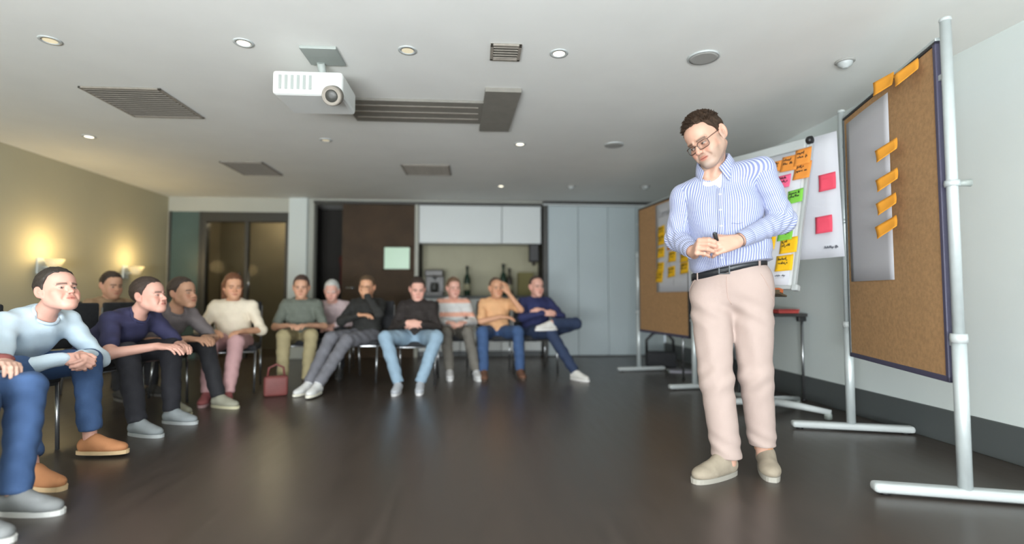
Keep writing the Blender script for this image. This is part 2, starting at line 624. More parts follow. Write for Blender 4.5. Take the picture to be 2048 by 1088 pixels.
def head_colors(q, skin, brow, lip=None, stubble=0.0, eyes=True, look=0.001):
    """albedo by place on the head (q in head space)"""
    n = len(q)
    c = np.tile(np.array(skin), (n, 1))
    x, y, z = q[:, 0], q[:, 1], q[:, 2]
    ax = np.abs(x)
    front = y < -0.03
    def mix(m, col):
        m = np.clip(m, 0, 1)[:, None]
        return c * (1 - m) + np.array(col) * m
    g = lambda dx, dy: np.exp(-(dx * dx + dy * dy))
    red = np.array([skin[0] * 1.0, skin[1] * 0.80, skin[2] * 0.78])
    c = mix(0.75 * g((ax - 0.042) / 0.022, (z + 0.035) / 0.022) * front, red)
    c = mix(0.6 * g(x / 0.014, (z + 0.030) / 0.014) * (y < -0.09), red)
    c = mix(0.6 * np.exp(-((ax - 0.085) / 0.012) ** 2) * (np.abs(y - 0.012) < 0.03), red)
    if stubble > 0:
        st = np.clip((-0.046 - z + 0.25 * np.maximum(0, ax - 0.045) * 1.0) / 0.012, 0, 1) * (z > -0.125) * np.clip((0.022 - y) / 0.02, 0, 1)
        st = np.maximum(st, np.clip((0.010 - np.abs(z + 0.05)) / 0.006, 0, 1) * (ax < 0.03) * front * 0.8)
        sd = np.clip((ax - 0.052) / 0.016, 0, 1) * np.clip((0.012 - z) / 0.02, 0, 1) * np.clip((y + 0.036) / 0.02, 0, 1) * np.clip((0.018 - y) / 0.012, 0, 1) * np.clip((z + 0.10) / 0.03, 0, 1)
        st = np.maximum(st, sd)
        c = mix(stubble * st, (0.30, 0.22, 0.17))
        c = mix(0.35 * stubble * g(x / 0.024, (z + 0.098) / 0.014) * front, (0.55, 0.53, 0.50))
    lip = lip or (skin[0] * 0.86, skin[1] * 0.60, skin[2] * 0.60)
    c = mix(0.85 * np.clip(1.2 - ((x / 0.024) ** 2 + ((z + 0.0665) / 0.0125) ** 2), 0, 1) * 1.6 * (y < -0.082), lip)
    c = mix(0.8 * np.clip(1 - np.abs(z + 0.0665) / 0.0024, 0, 1) * (ax < 0.026) * (y < -0.08), (0.18, 0.06, 0.05))
    bz = 0.0190 - 4.0 * (ax - 0.030) ** 2 - 0.0 * ax
    c = mix(0.85 * np.clip(1.3 - np.abs(z - bz) / 0.0072, 0, 1) * (ax > 0.011) * (ax < 0.052) * (y < -0.05), brow)
    if eyes:
        ex = ax - 0.032
        al = 0.0040 * (1 - (ex / 0.0145) ** 2)
        inn = (np.abs(z + 0.0035) < al) & (y < -0.07)
        c[inn] = (0.48, 0.43, 0.40)
        ir = inn & ((ex * np.sign(x) + look) ** 2 + (z + 0.005) ** 2 < 0.0055 ** 2)
        c[ir] = (0.06, 0.05, 0.045)
        lid = (np.abs(np.abs(z + 0.0035) - al) < 0.0013) & (np.abs(ex) < 0.0145) & (y < -0.066) & (z > -0.0045)
        c[lid] = (0.09, 0.05, 0.04)
    return np.clip(c, 0, 1)


def hair_line(y, xs):
    return np.interp(y, [-0.12, -0.085, -0.060, -0.040, -0.012, 0.004, 0.016, 0.040, 0.085, 0.12], xs)


HAIR_SHORT = [0.105, 0.094, 0.086, 0.066, 0.030, -0.012, 0.040, 0.010, -0.050, -0.060]
HAIR_LONG = [0.100, 0.085, 0.070, 0.050, 0.000, -0.08, -0.11, -0.13, -0.15, -0.15]


def hair_field(T, line, h, thick=0.011, noise=0.003, long=False, k=1.0, lo=-0.14):
    Rm, t = T
    prims = [Ell((0, 0.018, 0.046), (0.079 + thick * 0.75, 0.098 + thick, 0.089 + thick))]
    if long:
        prims.append(Cone((-0.066, 0.035, 0.01), (-0.068, 0.03, -0.11), 0.035, 0.03))
        prims.append(Cone((0.066, 0.035, 0.01), (0.068, 0.03, -0.11), 0.035, 0.03))
        prims.append(Cone((0, 0.07, 0.02), (0, 0.075, -0.13), 0.055, 0.045))
    ax = [np.arange(a, b, h, dtype=np.float32) for a, b in ((-0.125, 0.126), (-0.125, 0.15), (-0.17, 0.16))]
    f = Field(ax)
    for p in prims: f.add(p, 0.03)
    f.disp(lambda X, Y, Z: noise * (np.sin(170 * X + 40 * Y) * np.sin(120 * Z + 60 * Y + 1.3) + 0.6 * np.sin(310 * X + 90 * Z) * np.sin(260 * Y + 30 * Z)))
    def keep(X, Y, Z):
        zl = np.interp(Y.ravel(), [-0.12, -0.085, -0.060, -0.040, -0.012, 0.004, 0.016, 0.040, 0.085, 0.12], line).reshape(Y.shape)
        zl = zl + 0.004 * np.sin(X * 260) * (Y < -0.02) + 0.012 * np.clip((np.abs(X) - 0.03) / 0.03, 0, 1) * (Y < -0.04)
        return (zl - Z) * 0.7
    f.cut(keep, k=0.006)
    co, q = f.mesh()
    return (co * k) @ Rm.T + t, q


def fingers(W, fwd, nrm, thumb, curl, s=1.0, spread=0.0, thumb_to=None, lens=(1, 1, 1, 1)):
    """hand from the wrist W: fwd towards the knuckles, nrm out of the back of the hand, thumb towards the thumb side;
    curl = per finger (index..little) bends at the three joints"""
    fwd, nrm = np.asarray(fwd, float), np.asarray(nrm, float)
    fwd = fwd / np.linalg.norm(fwd)
    nrm = nrm - fwd * (nrm @ fwd)
    nrm = nrm / np.linalg.norm(nrm)
    side = np.cross(fwd, nrm)
    if side @ np.asarray(thumb, float) < 0: side = -side
    W = np.asarray(W, float)
    P = []
    pl = 0.088 * s
    offs = [0.030, 0.010, -0.010, -0.029]
    back = [0.0, 0.004, 0.0, -0.008]
    rad = [0.0098, 0.0101, 0.0096, 0.0085]
    L = [(0.042, 0.026, 0.021), (0.046, 0.029, 0.022), (0.043, 0.027, 0.022), (0.033, 0.021, 0.019)]
    for i in range(4):
        k = W + fwd * (pl + back[i] * s) + side * offs[i] * s
        P.append((Cone(W + side * offs[i] * 0.62 * s + fwd * 0.006 * s, k - nrm * 0.004 * s, 0.0150 * s, 0.0115 * s), 0.012 * s))
    P.append((Ell(W + fwd * 0.045 * s - nrm * 0.008 * s, (0.030 * s, 0.040 * s, 0.014 * s), np.stack([side, fwd, nrm], 1)), 0.015 * s))
    tips = []
    for i in range(4):
        p = W + fwd * (pl + back[i] * s) + side * offs[i] * s - nrm * 0.003 * s
        ang = 0.0
        sp = side * math.sin(spread * (1.5 - i)) if spread else 0
        for j in range(3):
            ang += curl[i][j]
            d = fwd * math.cos(ang) - nrm * math.sin(ang) + sp
            d = d / np.linalg.norm(d)
            q = p + d * L[i][j] * s * lens[i]
            r0, r1 = rad[i] * s * (1.06 - 0.08 * j), rad[i] * s * (0.98 - 0.10 * j)
            P.append((Cone(p, q, r0, r1), 0.0035 * s))
            p = q
        tips.append(p)
    b = W + fwd * 0.022 * s + side * 0.024 * s - nrm * 0.012 * s
    m = b + fwd * 0.036 * s + side * 0.024 * s - nrm * 0.012 * s
    if thumb_to is None:
        tp1 = m + fwd * 0.030 * s + side * 0.004 * s - nrm * 0.008 * s
        tp2 = tp1 + fwd * 0.024 * s - side * 0.006 * s - nrm * 0.006 * s
    else:
        tt = np.asarray(thumb_to, float) - m
        tt = tt / np.linalg.norm(tt)
        tp1 = m + tt * 0.030 * s
        tp2 = tp1 + tt * 0.024 * s
    P.append((Cone(b, m, 0.0155 * s, 0.0115 * s), 0.012 * s))
    P.append((Cone(m, tp1, 0.0115 * s, 0.0100 * s), 0.004 * s))
    P.append((Cone(tp1, tp2, 0.0102 * s, 0.0088 * s), 0.003 * s))
    return P, tips, tp2


def ik(a, c, l1, l2, pole):
    a, c, pole = (np.asarray(v, float) for v in (a, c, pole))
    d = np.linalg.norm(c - a)
    u = (c - a) / d
    if d > (l1 + l2) * 0.995:
        k = d / ((l1 + l2) * 0.995)
        l1, l2 = l1 * k, l2 * k
    x = (l1 * l1 - l2 * l2 + d * d) / (2 * d)
    h = math.sqrt(max(l1 * l1 - x * x, 0))
    pv = pole - u * (pole @ u)
    pv = pv / (np.linalg.norm(pv) + 1e-9)
    return a + u * x + pv * h
# ------------------------------------------------------------------ the room
LX, RX, BY, FY = -4.45, 2.85, 7.62, -2.20
WT = 0.15
st = 'structure'
box('floor', LX - WT, RX + WT, FY - WT, BY + 1.6, -0.12, 0, M['floor'], kind=st)
box('ceiling', LX - WT, RX + WT, FY - WT, BY + 1.6, CEIL, CEIL + 0.12, M['ceiling'], kind=st)
box('wall_right', RX, RX + WT, FY, BY, 0, CEIL, M['wall'], kind=st)
box('wall_left', LX - WT, LX, FY, BY, 0, CEIL, M['wall_olive'], kind=st)
box('baseboard_right', RX - 0.018, RX, FY, BY, 0, 0.20, M['dark_trim'], bev=0.004, kind=st)
box('baseboard_left', LX, LX + 0.015, FY, BY - 0.02, 0, 0.08, M['dark_trim'], bev=0.003, kind=st)
# wall behind the camera with two window openings
wf = MB()
for x0, x1, z0, z1 in ((LX, RX, 0, 0.10), (LX, RX, 2.18, CEIL), (LX, -2.6, 0.10, 2.18), (0.3, 0.6, 0.10, 2.18), (2.6, RX, 0.10, 2.18)):
    wf.box(x0, x1, FY - WT, FY, z0, z1)
tag(wf.build('wall_front', M['wall']), kind=st)
for i, (a, b) in enumerate(((-2.6, 0.3), (0.6, 2.6))):
    fr = MB()
    for x in (a + 0.03, (a + b) / 2, b - 0.03): fr.box(x - 0.03, x + 0.03, FY - 0.12, FY - 0.06, 0.10, 2.18, 0.004)
    for z in (0.13, 2.15): fr.box(a, b, FY - 0.12, FY - 0.06, z - 0.03, z + 0.03, 0.004)
    fo = tag(fr.build('window_%d' % (i + 1), M['dark_frame']), kind=st)
    g = MB().box(a + 0.05, b - 0.05, FY - 0.10, FY - 0.094, 0.15, 2.13).build('pane', M['lens'], fo)

# far wall: built from the pieces between its openings
wb = MB()
for x0, x1, z0, z1 in ((LX, -4.42, 0, CEIL), (-2.74, -2.40, 0, CEIL), (-4.42, -2.74, 2.12, CEIL), (-2.40, 0.98, 2.27, CEIL), (-0.93, -0.88, 0, 2.27)):
    wb.box(x0, x1, BY, BY + WT, z0, z1)
tag(wb.build('wall_back', M['wall_back']), kind=st)
box('trim_1', -2.74, -2.48, BY - 0.06, BY, 0, CEIL, M['wall'], bev=0.006, kind=st)         # pale pilaster
# dim passage behind the left openings
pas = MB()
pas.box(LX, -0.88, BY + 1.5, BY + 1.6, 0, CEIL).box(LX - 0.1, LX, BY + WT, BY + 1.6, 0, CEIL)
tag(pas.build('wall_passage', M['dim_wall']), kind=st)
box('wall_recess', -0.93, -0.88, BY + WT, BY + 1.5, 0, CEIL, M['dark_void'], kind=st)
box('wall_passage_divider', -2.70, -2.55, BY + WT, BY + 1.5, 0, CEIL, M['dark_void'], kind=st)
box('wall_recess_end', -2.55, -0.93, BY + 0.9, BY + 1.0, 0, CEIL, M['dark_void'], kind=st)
pl_ = bpy.data.lights.new('passage_fill', 'POINT')  # added hidden fill that brightens the passage, no fitting there
pl_.energy = 16
pl_.color = (1.0, 0.86, 0.62)
pl_.shadow_soft_size = 0.12
plo = bpy.data.objects.new('passage_fill', pl_)
plo.location = (-3.3, BY + 1.0, 2.24)
COL.objects.link(plo)
# door_1: glazed door set with a dark frame (left)
d1 = MB()
d1.box(-3.98, -2.74, BY - 0.02, BY + 0.10, 1.98, 2.12, 0.004).box(-3.98, -3.91, BY - 0.02, BY + 0.10, 0, 1.98, 0.004).box(-2.80, -2.74, BY - 0.02, BY + 0.10, 0, 1.98, 0.004).box(-3.38, -3.33, BY, BY + 0.08, 0, 1.98, 0.004)
do = tag(d1.build('door_1', M['dark_frame']), kind=st)
M['smoke'] = mat('smoked door glass', (0.75, 0.74, 0.66), 0.05, trans=1.0)
M['smoke'].node_tree.nodes['Principled BSDF'].inputs['IOR'].default_value = 1.1
for a, b in ((-3.91, -3.38), (-3.33, -2.80)):
    box('pane', a, b, BY + 0.03, BY + 0.042, 0.02, 1.98, M['smoke'], do)
for x in (-3.42, -3.29): MB().tube([(x, BY - 0.04, 0.9), (x, BY - 0.04, 1.25)], 0.012).build('door_handle', M['steel'], do)
sp = MB().box(-4.42, -3.98, BY - 0.01, BY + 0.05, 0, 2.12, 0.004).build('window_3', M['teal_glass'])
tag(sp, kind=st)
fr = MB()
for x in (-4.41, -3.99): fr.box(x - 0.015, x + 0.015, BY - 0.03, BY + 0.05, 0, 2.12, 0.003)
fr.build('window_frame', M['dark_frame'], sp)
# door_2: brown veneered door standing open beside a dark gap
d2 = MB().box(-1.99, -0.93, BY + 0.01, BY + 0.06, 0, 2.26, 0.004).build('door_2', M['brown_wood'])
tag(d2, kind=st)
box('glass_pane', -1.375, -1.005, BY - 0.004, BY + 0.02, 1.30, 1.62, M['sign'], d2, bev=0.004)
fr = MB()
for a in ((-1.40, -1.375, 1.275, 1.645), (-1.005, -0.98, 1.275, 1.645)): fr.box(a[0], a[1], BY - 0.008, BY + 0.02, a[2], a[3], 0.003)
for a in ((1.275, 1.30), (1.62, 1.645)): fr.box(-1.40, -0.98, BY - 0.008, BY + 0.02, a[0], a[1], 0.003)
fr.build('pane_frame', M['brown_wood'], d2)
MB().tube([(-1.90, BY - 0.045, 1.02), (-1.78, BY - 0.045, 1.02)], 0.011).tube([(-1.90, BY + 0.01, 1.02), (-1.90, BY - 0.045, 1.02)], 0.011).build('door_handle', M['steel'], d2)
M['maroon'] = mat('dark red cloth', (0.10, 0.022, 0.016), 0.9, noise=0.2, nscale=10, bump=0.3, bscale=40)
ct = MB()
ct.lathe([(0.10, 0.0), (0.14, 0.15), (0.13, 0.5), (0.16, 0.72), (0.09, 0.80), (0.03, 0.84)], 18)
ct = ct.build('hanging_coat', M['maroon'], smooth=True)
ct.location = (-2.10, BY + 0.78, 0.98)
ct.scale = (0.9, 0.5, 0.75)
tag(ct, 'dark red coat hanging in the dark gap left of the brown door', 'coat')
ck = MB().tube([(0, 0.26, 0.83), (0, 0.0, 0.87), (0, -0.03, 0.84)], 0.012).build('coat_hook', M['steel'], ct)

# kitchenette niche
ni = MB()
ni.box(-0.88, 0.98, BY + 0.62, BY + 0.70, 0, 2.27)
tag(ni.build('wall_niche', M['olive_tile']), kind=st)
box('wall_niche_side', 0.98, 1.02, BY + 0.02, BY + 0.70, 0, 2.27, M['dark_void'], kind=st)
for i, (a, b) in enumerate(((-0.87, 0.36), (0.365, 0.955))):
    c = MB().box(a, b, BY + 0.03, BY + 0.36, 1.695, 2.25, 0.003).build('wall_cabinet', M['white_lam'])
    tag(c, ('wide white wall cabinet above the kitchenette counter', 'narrow white wall cabinet at the right end above the kitchenette counter')[i], 'cabinet')
    box('door', a + 0.003, b - 0.003, BY + 0.005, BY + 0.028, 1.69, 2.255, M['white_lam'], c, bev=0.003)
    MB().box((a + b) / 2 - 0.06, (a + b) / 2 + 0.06, BY - 0.008, BY + 0.005, 1.70, 1.712, 0.002).build('handle', M['alu'], c)
box_specs = ((-0.87, -0.26), (-0.255, 0.355), (0.36, 0.965))
for i, (a, b) in enumerate(box_specs):
    c = MB().box(a, b, BY + 0.06, BY + 0.60, 0.08, 0.86, 0.003).build('base_cabinet', M['white_lam'])
    tag(c, ('white base cabinet at the left end of the kitchenette', 'white base cabinet in the middle of the kitchenette', 'white base cabinet at the right end of the kitchenette')[i], 'cabinet')
    d = box('door', a + 0.004, b - 0.004, BY + 0.035, BY + 0.058, 0.09, 0.855, M['white_lam'], c, bev=0.003)
    MB().tube([(b - 0.06, BY + 0.02, 0.6), (b - 0.06, BY + 0.02, 0.78)], 0.006).build('handle', M['alu'], d)
    box('plinth', a, b, BY + 0.10, BY + 0.58, 0.0, 0.08, M['dark_trim'], c)
wt = box('worktop', -0.875, 0.975, BY + 0.02, BY + 0.615, 0.865, 0.905, M['dark_trim'], bev=0.004)
tag(wt, 'dark worktop running across the kitchenette', 'worktop')

M['dkgreen'] = mat('dark green glass', (0.02, 0.045, 0.028), 0.2)
M['espresso'] = mat('dark brown appliance', (0.045, 0.036, 0.026), 0.35)
M['olive_card'] = mat('olive carton', (0.17, 0.15, 0.05), 0.7)


def bottle(x, y, s, m, label):
    o = MB().lathe([(0.038, 0), (0.042, 0.01), (0.042, 0.20), (0.030, 0.25), (0.014, 0.28), (0.014, 0.335), (0.017, 0.335), (0.017, 0.35)], 20).build('bottle', m)
    o.location = (x, y, 0.906)
    o.scale = (s, s, s)
    tag(o, label, 'bottle')
    c = MB().lathe([(0.018, 0.345), (0.018, 0.372), (0.012, 0.376)], 16).build('cap', M['black'], o)
    l = MB().lathe([(0.0425, 0.07), (0.0425, 0.15)], 20).build('bottle_label', M['olive_tile'], o)
    return o


bottle(-0.16, BY + 0.28, 1.22, M['dkgreen'], 'dark green bottle standing left on the kitchenette worktop')
bottle(0.40, BY + 0.30, 1.32, M['dkgreen'], 'tall dark bottle in the middle of the kitchenette worktop')
bottle(0.50, BY + 0.38, 1.15, M['espresso'], 'shorter brown bottle beside the tall dark bottle on the worktop')
cm = MB().box(-0.80, -0.52, BY + 0.14, BY + 0.50, 0.906, 0.96, 0.008).box(-0.80, -0.52, BY + 0.34, BY + 0.50, 0.95, 1.26, 0.01).box(-0.80, -0.52, BY + 0.14, BY + 0.50, 1.20, 1.30, 0.015).build('coffee_machine', M['espresso'])
tag(cm, 'dark brown coffee machine at the left end of the worktop', 'coffee machine')
MB().lathe([(0.05, 0), (0.06, 0.05), (0.055, 0.13), (0.05, 0.14)], 18, (-0.66, BY + 0.235, 0.966)).build('jug', M['dark_frame'], cm)
MB().lathe([(0.02, 0), (0.02, 0.05)], 12, (-0.66, BY + 0.235, 1.152)).build('spout', M['steel'], cm)
cb = MB().box(0.62, 0.86, BY + 0.16, BY + 0.36, 0.906, 1.26, 0.006).build('carton', M['olive_card'])
tag(cb, 'olive carton standing at the right end of the worktop', 'carton')
MB().box(0.62, 0.86, BY + 0.255, BY + 0.265, 1.259, 1.262).build('tape', M['paper'], cb)
kr = MB().lathe([(0.045, 0), (0.05, 0.02), (0.05, 0.26), (0.04, 0.27)], 20, (0.915, BY + 0.40, 0.906)).build('paper_roll', M['paper'])
tag(kr, 'white kitchen paper roll standing beside the olive carton', 'paper roll')
hd = MB().box(0.78, 0.93, BY + 0.04, BY + 0.18, 1.42, 1.688, 0.015).build('dispenser', M['black'])
tag(hd, 'black dispenser hanging under the right wall cabinet', 'dispenser')
MB().lathe([(0.02, 0), (0.03, 0.03), (0.03, 0.06)], 14, (0.855, BY + 0.11, 1.365)).build('nozzle', M['espresso'], hd)
# folding partition with its track
tk = MB().box(0.98, RX, BY - 0.05, BY + 0.05, 2.285, CEIL, 0.003).build('trim_2', M['track'])
tag(tk, kind=st)
box('rail', 0.98, RX, BY - 0.056, BY - 0.045, 2.268, 2.287, M['white_lam'], tk, bev=0.002)
box('shadow_strip', -2.40, 0.98, BY - 0.03, BY, 2.262, 2.30, M['dark_frame'], kind=st)  # dark strip put in for the thin shadow under the ceiling
pw = MB().box(0.985, 1.055, BY - 0.04, BY + 0.06, 0, 2.285, 0.004).build('trim_4', M['dark_frame'])
tag(pw, kind=st)
xs = [1.06, 1.52, 1.98, 2.42, RX - 0.005]
pp = empty('wall_partition', (0, BY, 0))
pp['kind'] = st
for a, b in zip(xs, xs[1:]):
    box('panel', a + 0.003, b - 0.003, -0.005, 0.05, 0.012, 2.27, M['partition'], pp, bev=0.004)
box('wall_partition_core', 1.06, RX, BY + 0.052, BY + 0.10, 0, 2.285, M['dark_void'], kind=st)


# ------------------------------------------------------------------ ceiling fittings
def spot(x, y, mlens, label, lit=0, r=0.042):
    o = empty('recessed_spotlight', (x, y, CEIL), 0, label, 'spotlight', 'recessed ceiling spotlights')
    MB().lathe([(r * 0.86, 0.0), (r * 0.86, -0.006), (r * 1.25, -0.006), (r * 1.32, -0.003), (r * 1.32, 0.0)], 24).build('trim_ring', M['white_metal'], o)
    MB().lathe([(r * 0.84, 0.0), (r * 0.84, -0.004)], 20).build('lamp_lens', mlens, o)
    if lit:
        l = bpy.data.lights.new('spot_lamp', 'SPOT')
        l.energy = lit
        l.color = (1.0, 0.88, 0.68)
        l.spot_size = R(95)
        l.spot_blend = 0.6
        l.shadow_soft_size = 0.03
        lo = bpy.data.objects.new('spot_lamp', l)
        lo.location = (0, 0, -0.02)
        lo.parent = o
        COL.objects.link(lo)
    return o


spot(0.478, 2.935, M['spot_on'], 'bright ceiling spotlight nearest the camera beside the small square vent', 14)
spot(0.397, 4.743, M['spot_on'], 'bright ceiling spotlight right of the end plate of the grey slot panel', 14)
spot(0.301, 6.575, M['spot_on'], 'small bright ceiling spotlight farthest away near the kitchenette', 12, 0.036)
spot(-1.334, 2.932, M['spot_on'], 'pale glowing ceiling spotlight to the left of the projector', 14)
spot(-3.50, 4.78, M['spot_on'], 'ceiling spotlight far left above the seated group', 12)
spot(-0.414, 2.958, M['spot_dim'], 'unlit amber ceiling spotlight between projector and square vent')
spot(-2.41, 2.977, M['spot_dim'], 'unlit ceiling spotlight at the upper left of the ceiling')
spot(-1.40, 4.74, M['spot_dim'], 'unlit ceiling spotlight behind the projector over the slot panel')


def rspeaker(x, y, r, label):
    o = MB().lathe([(r * 1.08, 0.0), (r * 1.08, -0.008), (r * 1.0, -0.012), (r * 0.985, -0.006)], 40).build('ceiling_speaker', M['white_metal'])
    o.location = (x, y, CEIL)
    tag(o, label, 'ceiling speaker', 'round ceiling speakers')
    MB().lathe([(r * 0.98, -0.004), (r * 0.98, -0.011), (r * 0.8, -0.013)], 40).build('mesh_grille', M['grille'], o)


rspeaker(1.357, 2.926, 0.086, 'round grey ceiling speaker nearest, up right of the standing man')
rspeaker(1.288, 4.699, 0.084, 'round grey ceiling speaker farther back, left of the standing man')
for x, y, s, l in ((2.247, 2.918, 0.75, 'white smoke detector on the ceiling beside the large near pinboard'),
                   (2.173, 6.448, 0.9, 'small detector on the ceiling above the far pinboard'),
                   (1.211, 6.513, 0.8, 'small detector on the ceiling in front of the grey partition')):
    o = MB().lathe([(0.055 * s, 0), (0.055 * s, -0.012), (0.048 * s, -0.03), (0.02 * s, -0.042), (0.018 * s, -0.046)], 24).build('smoke_detector', M['white_metal'])
    o.location = (x, y, CEIL)
    tag(o, l, 'smoke detector')
    MB().lathe([(0.072 * s, 0), (0.072 * s, -0.008), (0.066 * s, -0.011)], 24).build('base_ring', M['grille'], o)


def vent(name, pts, n, m, label, slat_dir='x', z=CEIL):
    """flat ceiling outlet: frame and slats inside an x/y rectangle"""
    x0, x1, y0, y1 = pts
    o = MB().box(x0, x1, y0, y1, z - 0.004, z, 0.001).build(name, M['slot'])
    tag(o, label, 'ceiling vent', 'ceiling air vents')
    f = MB()
    t = 0.018
    f.box(x0, x1, y0, y0 + t, z - 0.014, z - 0.003, 0.002).box(x0, x1, y1 - t, y1, z - 0.014, z - 0.003, 0.002).box(x0, x0 + t, y0, y1, z - 0.014, z - 0.003, 0.002).box(x1 - t, x1, y0, y1, z - 0.014, z - 0.003, 0.002)
    f.build('vent_frame', m, o)
    me = None
    for i in range(n):
        y = y0 + t + (y1 - y0 - 2 * t) * (i + 0.5) / n
        if me is None:
            s = MB().box(x0 + t, x1 - t, -0.011, 0.011, -0.002, 0.002).build('slat', m, o)
            s.location = (0, y, z - 0.009)
            s.rotation_euler = (R(30), 0, 0)
            me = s
        else:
            c = me.copy()
            c.location = (0, y, z - 0.009)
            COL.objects.link(c)


vent('ceiling_vent', (-2.74, -2.20, 3.62, 4.20), 14, M['vent'], 'large taupe square ceiling vent at the upper left')
vent('ceiling_vent', (-2.75, -2.30, 5.56, 6.14), 14, M['vent'], 'taupe ceiling vent above the middle of the seated row')
vent('ceiling_vent', (-0.84, -0.31, 5.56, 6.00), 11, M['vent'], 'grey ceiling vent above the kitchenette end of the room')
vent('ceiling_vent', (0.07, 0.25, 2.84, 3.03), 5, M['vent'], 'small square ceiling vent nearest the camera')
# long grey slot panel with a wide end plate
sl = MB().box(-0.98, 0.05, 3.70, 4.15, CEIL - 0.02, CEIL, 0.004).build('slot_panel', M['slot'])
tag(sl, 'long dark grey ceiling panel with a broad end plate beside the projector', 'ceiling panel')
MB().prism([(0.05, 3.46, CEIL), (0.30, 3.46, CEIL), (0.26, 4.30, CEIL), (0.01, 4.31, CEIL)], (0, 0, -0.03)).build('end_plate', M['slot'], sl)
for y in (3.80, 3.925, 4.05):
    box('slot', -0.95, 0.0, y - 0.012, y + 0.012, CEIL - 0.024, CEIL - 0.018, M['vent'], sl)
# projector
pj = empty('projector', (-1.01, 3.22, CEIL), 0, 'white projector hanging from the ceiling on a grey mount', 'projector')
M['mount'] = mat('grey projector mount', (0.30, 0.33, 0.31), 0.5)
box('body', -0.21, 0.20, -0.17, 0.17, -0.245, -0.10, M['projector_white'], pj, bev=0.02)
box('ceiling_plate', -0.02, 0.19, -0.28, -0.06, -0.018, 0, M['mount'], pj, bev=0.004)
MB().tube([(0.05, -0.10, -0.018), (0.05, -0.02, -0.102)], 0.024, 14).build('mount_pole', M['mount'], pj)
MB().lathe([(0.058, 0), (0.058, 0.05), (0.050, 0.07), (0.044, 0.055)], 24, mtx=Matrix.Translation((0.15, -0.165, -0.245)) @ Matrix.Rotation(R(115), 4, 'X')).build('lens_barrel', M['vent'], pj)
MB().lathe([(0.043, 0.05), (0.03, 0.06), (0.01, 0.062)], 20, mtx=Matrix.Translation((0.15, -0.165, -0.245)) @ Matrix.Rotation(R(115), 4, 'X')).build('lens_glass', M['dark_frame'], pj)
for k in range(6):
    box('cooling_fin', -0.17 + k * 0.035, -0.155 + k * 0.035, -0.176, -0.168, -0.215, -0.13, M['mount'], pj)
cl = MB().tube([(0.02, 0.16, -0.15), (0.04, 0.26, -0.09), (0.07, 0.40, -0.02)], 0.008, 8).build('cable', M['mount'], pj)

# warm uplighters on the left wall
for i, (y, lab) in enumerate(((5.50, 'nearer warm wall uplighter on the olive left wall'), (6.75, 'farther warm wall uplighter on the olive left wall'))):
    o = empty('wall_uplighter', (LX, y, 1.22), 0, lab, 'wall lamp', 'warm uplighters on the left wall')
    MB().box(0, 0.02, -0.05, 0.05, -0.10, 0.06, 0.004).build('back_plate', M['alu'], o)
    s = MB().lathe([(0.035, -0.05), (0.05, -0.03), (0.085, 0.05), (0.081, 0.05), (0.046, -0.026)], 24, (0.14, 0, 0)).build('shade', M['sconce'], o)
    MB().tube([(0.015, 0, -0.03), (0.10, 0, -0.03)], 0.01).build('arm', M['alu'], o)
    l = bpy.data.lights.new('uplight', 'POINT')
    l.energy = 10 if i == 0 else 8
    l.color = (1.0, 0.74, 0.36)
    l.shadow_soft_size = 0.10
    lo = bpy.data.objects.new('uplight', l)
    lo.location = (0.24, 0, 0.16)
    lo.parent = o
    COL.objects.link(lo)


# ------------------------------------------------------------------ boards, paper and writing
def writing(name, lines, parent, material, mtx_off=0.0012, seed=0, wt=0.0035):
    """cursive marker strokes: lines = [(u0, v, length, height)] in the parent's own u/v plane (x right, z up, -y out)"""
    rnd = random.Random(seed)
    b = MB()
    for u0, v, ln, hh in lines:
        u = u0
        while u < u0 + ln - hh * 0.4:
            wl = min(rnd.uniform(1.6, 4.2) * hh, u0 + ln - u)
            n = max(3, int(wl / (hh * 0.42)))
            pts = []
            for k in range(n * 2 + 1):
                t = k / (n * 2)
                tall = 1.0 if rnd.random() < 0.25 else 0.55
                up = (k % 2) * hh * tall
                if rnd.random() < 0.08: up = -hh * 0.35
                pts.append((u + wl * t + rnd.uniform(-.1, .1) * hh + 0.18 * up, v + up))
            for (a, c), (d, e) in zip(pts, pts[1:]):
                dx, dz = d - a, e - c
                L = math.hypot(dx, dz) + 1e-9
                nx, nz = -dz / L * wt / 2, dx / L * wt / 2
                b.poly([(a + nx, -mtx_off, c + nz), (d + nx, -mtx_off, e + nz), (d - nx, -mtx_off, e - nz), (a - nx, -mtx_off, c - nz)])
            u += wl + hh * rnd.uniform(0.5, 0.9)
    return b.build(name, material, parent)


